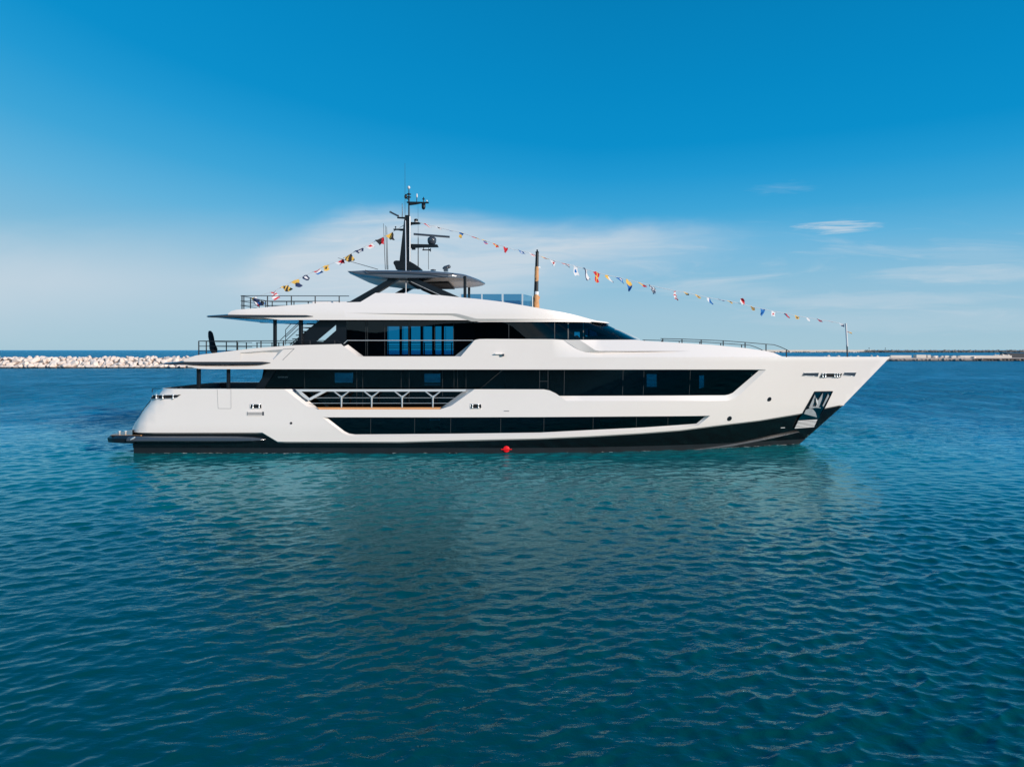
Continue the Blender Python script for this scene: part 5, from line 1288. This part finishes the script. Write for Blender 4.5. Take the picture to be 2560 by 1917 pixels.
# far sea wall on the horizon
D3 = 1500.0; Y3 = D3 - CAMD
mb = MB(); a = W(1890, 874.6, Y3); b = W(2190, 874.6, Y3); mb.box((0, 0, 0), (b.x - a.x, 8, a.z)); o = mb.build('sea_wall', M['concrete']); o.location = (a.x, Y3 + 6, 0); tag(o, 'long pale sea wall on the horizon behind the bow staff', 'wall')
mb = MB(); a = W(2165, 876.2, Y3); mb.box((0, 0, -1), (900, 9, a.z)); o = mb.build('far_mole_bank', M['rock3']); o.location = (a.x, Y3 + 5, 0); tag(o, 'far grey armour-stone bank on the horizon', 'mole', kind='structure')
mb = MB(); rn = random.Random(5)
tmpl = ROCKS[0]; tv = [v.co.copy() for v in tmpl.vertices]; tf = [tuple(p.vertices) for p in tmpl.polygons]
def scatter(x0, x1, n, zmax, smin, smax, mi):
    for _ in range(n):
        s = rn.uniform(smin, smax); q = Matrix.Rotation(rn.uniform(0, 6.28), 3, 'Z'); c_ = Vector((rn.uniform(x0, x1), Y3 + rn.uniform(-1, 4), rn.uniform(0.2, zmax)))
        mb.add([c_ + (q @ v) * s for v in tv], tf, False, None, mi)
scatter(W(1890, 1, Y3).x, W(2175, 1, Y3).x, 260, 2.0, .7, 1.4, 0); scatter(W(2160, 1, Y3).x, 1150, 620, 5.2, .8, 1.7, 1)
o = mb.build('far_armour_stones', [M['rock2'], M['rock3']]); tag(o, 'far band of armour stones along the horizon at right', 'rocks', kind='stuff')
for px, h in ((2174, 870.5), (2214.5, 870.8)):
    a = W(px, h, Y3); mb = MB(); mb.tube([(0, 0, 0), (0, 0, a.z - 3)], [0.5, 0.3], 8); mb.lathe((0, 0, a.z - 3), [(0.7, 0), (0.7, 1.0), (0.2, 1.6)], 8); o = mb.build('beacon_post', M['mast']); o.location = (a.x, Y3 + 2, 3)
    tag(o, 'tiny dark beacon post at the end of the far pale sea wall' if px < 2200 else 'tiny dark beacon post on the far grey rocks', 'beacon')

# unseen dark land added behind the viewpoint to darken the glass reflections
mb = MB(); rn = random.Random(9); pts = []
for k in range(61):
    a = R(180 + 180 * k / 60); r_ = 520; h = 30 + 14 * mnoise.noise(Vector((k * 0.21, 1.7, 0))) + 6 * mnoise.noise(Vector((k * 0.9, 4, 0)))
    pts.append((r_ * math.cos(a), -CAMD + r_ * math.sin(a), h))
lowp = [(x * 0.93, (y + CAMD) * 0.93 - CAMD, -1) for x, y, z in pts]; back = [(x * 1.3, (y + CAMD) * 1.3 - CAMD, -1) for x, y, z in pts]
strip3(mb, lowp, pts, mirror=False, smooth=True); strip3(mb, pts, back, mirror=False, smooth=True)
tag(mb.build('reflection_backdrop', simple('dark_backdrop', (0.035, 0.045, 0.03), 0.9, var=0.5, vscale=0.05)), 'unseen low dark backdrop added behind the viewpoint to darken glass reflections', 'reflection_backdrop', kind='structure')

mb = MB(); rn = random.Random(21)
for k in range(90):
    x = rn.choice((rn.uniform(-19, -9), rn.uniform(-19, 16), rn.uniform(10, 16.2))); y = -b_blk2(x, 0.0) - abs(rn.gauss(0, .10)) - 0.02; a, b = rn.uniform(.04, .22), rn.uniform(.012, .04)
    mb.add([(x + a * math.cos(t) * rn.uniform(.6, 1), y + b * math.sin(t) * rn.uniform(.5, 1), 0.012 + rn.uniform(0, .012)) for t in np.linspace(0, 6.28, 8)[:-1]], [tuple(range(7))])
tag(mb.build('foam', simple('sea_foam', (0.55, 0.62, 0.62), 0.9)), 'thin flecks of foam along the yacht waterline', 'foam', kind='stuff')
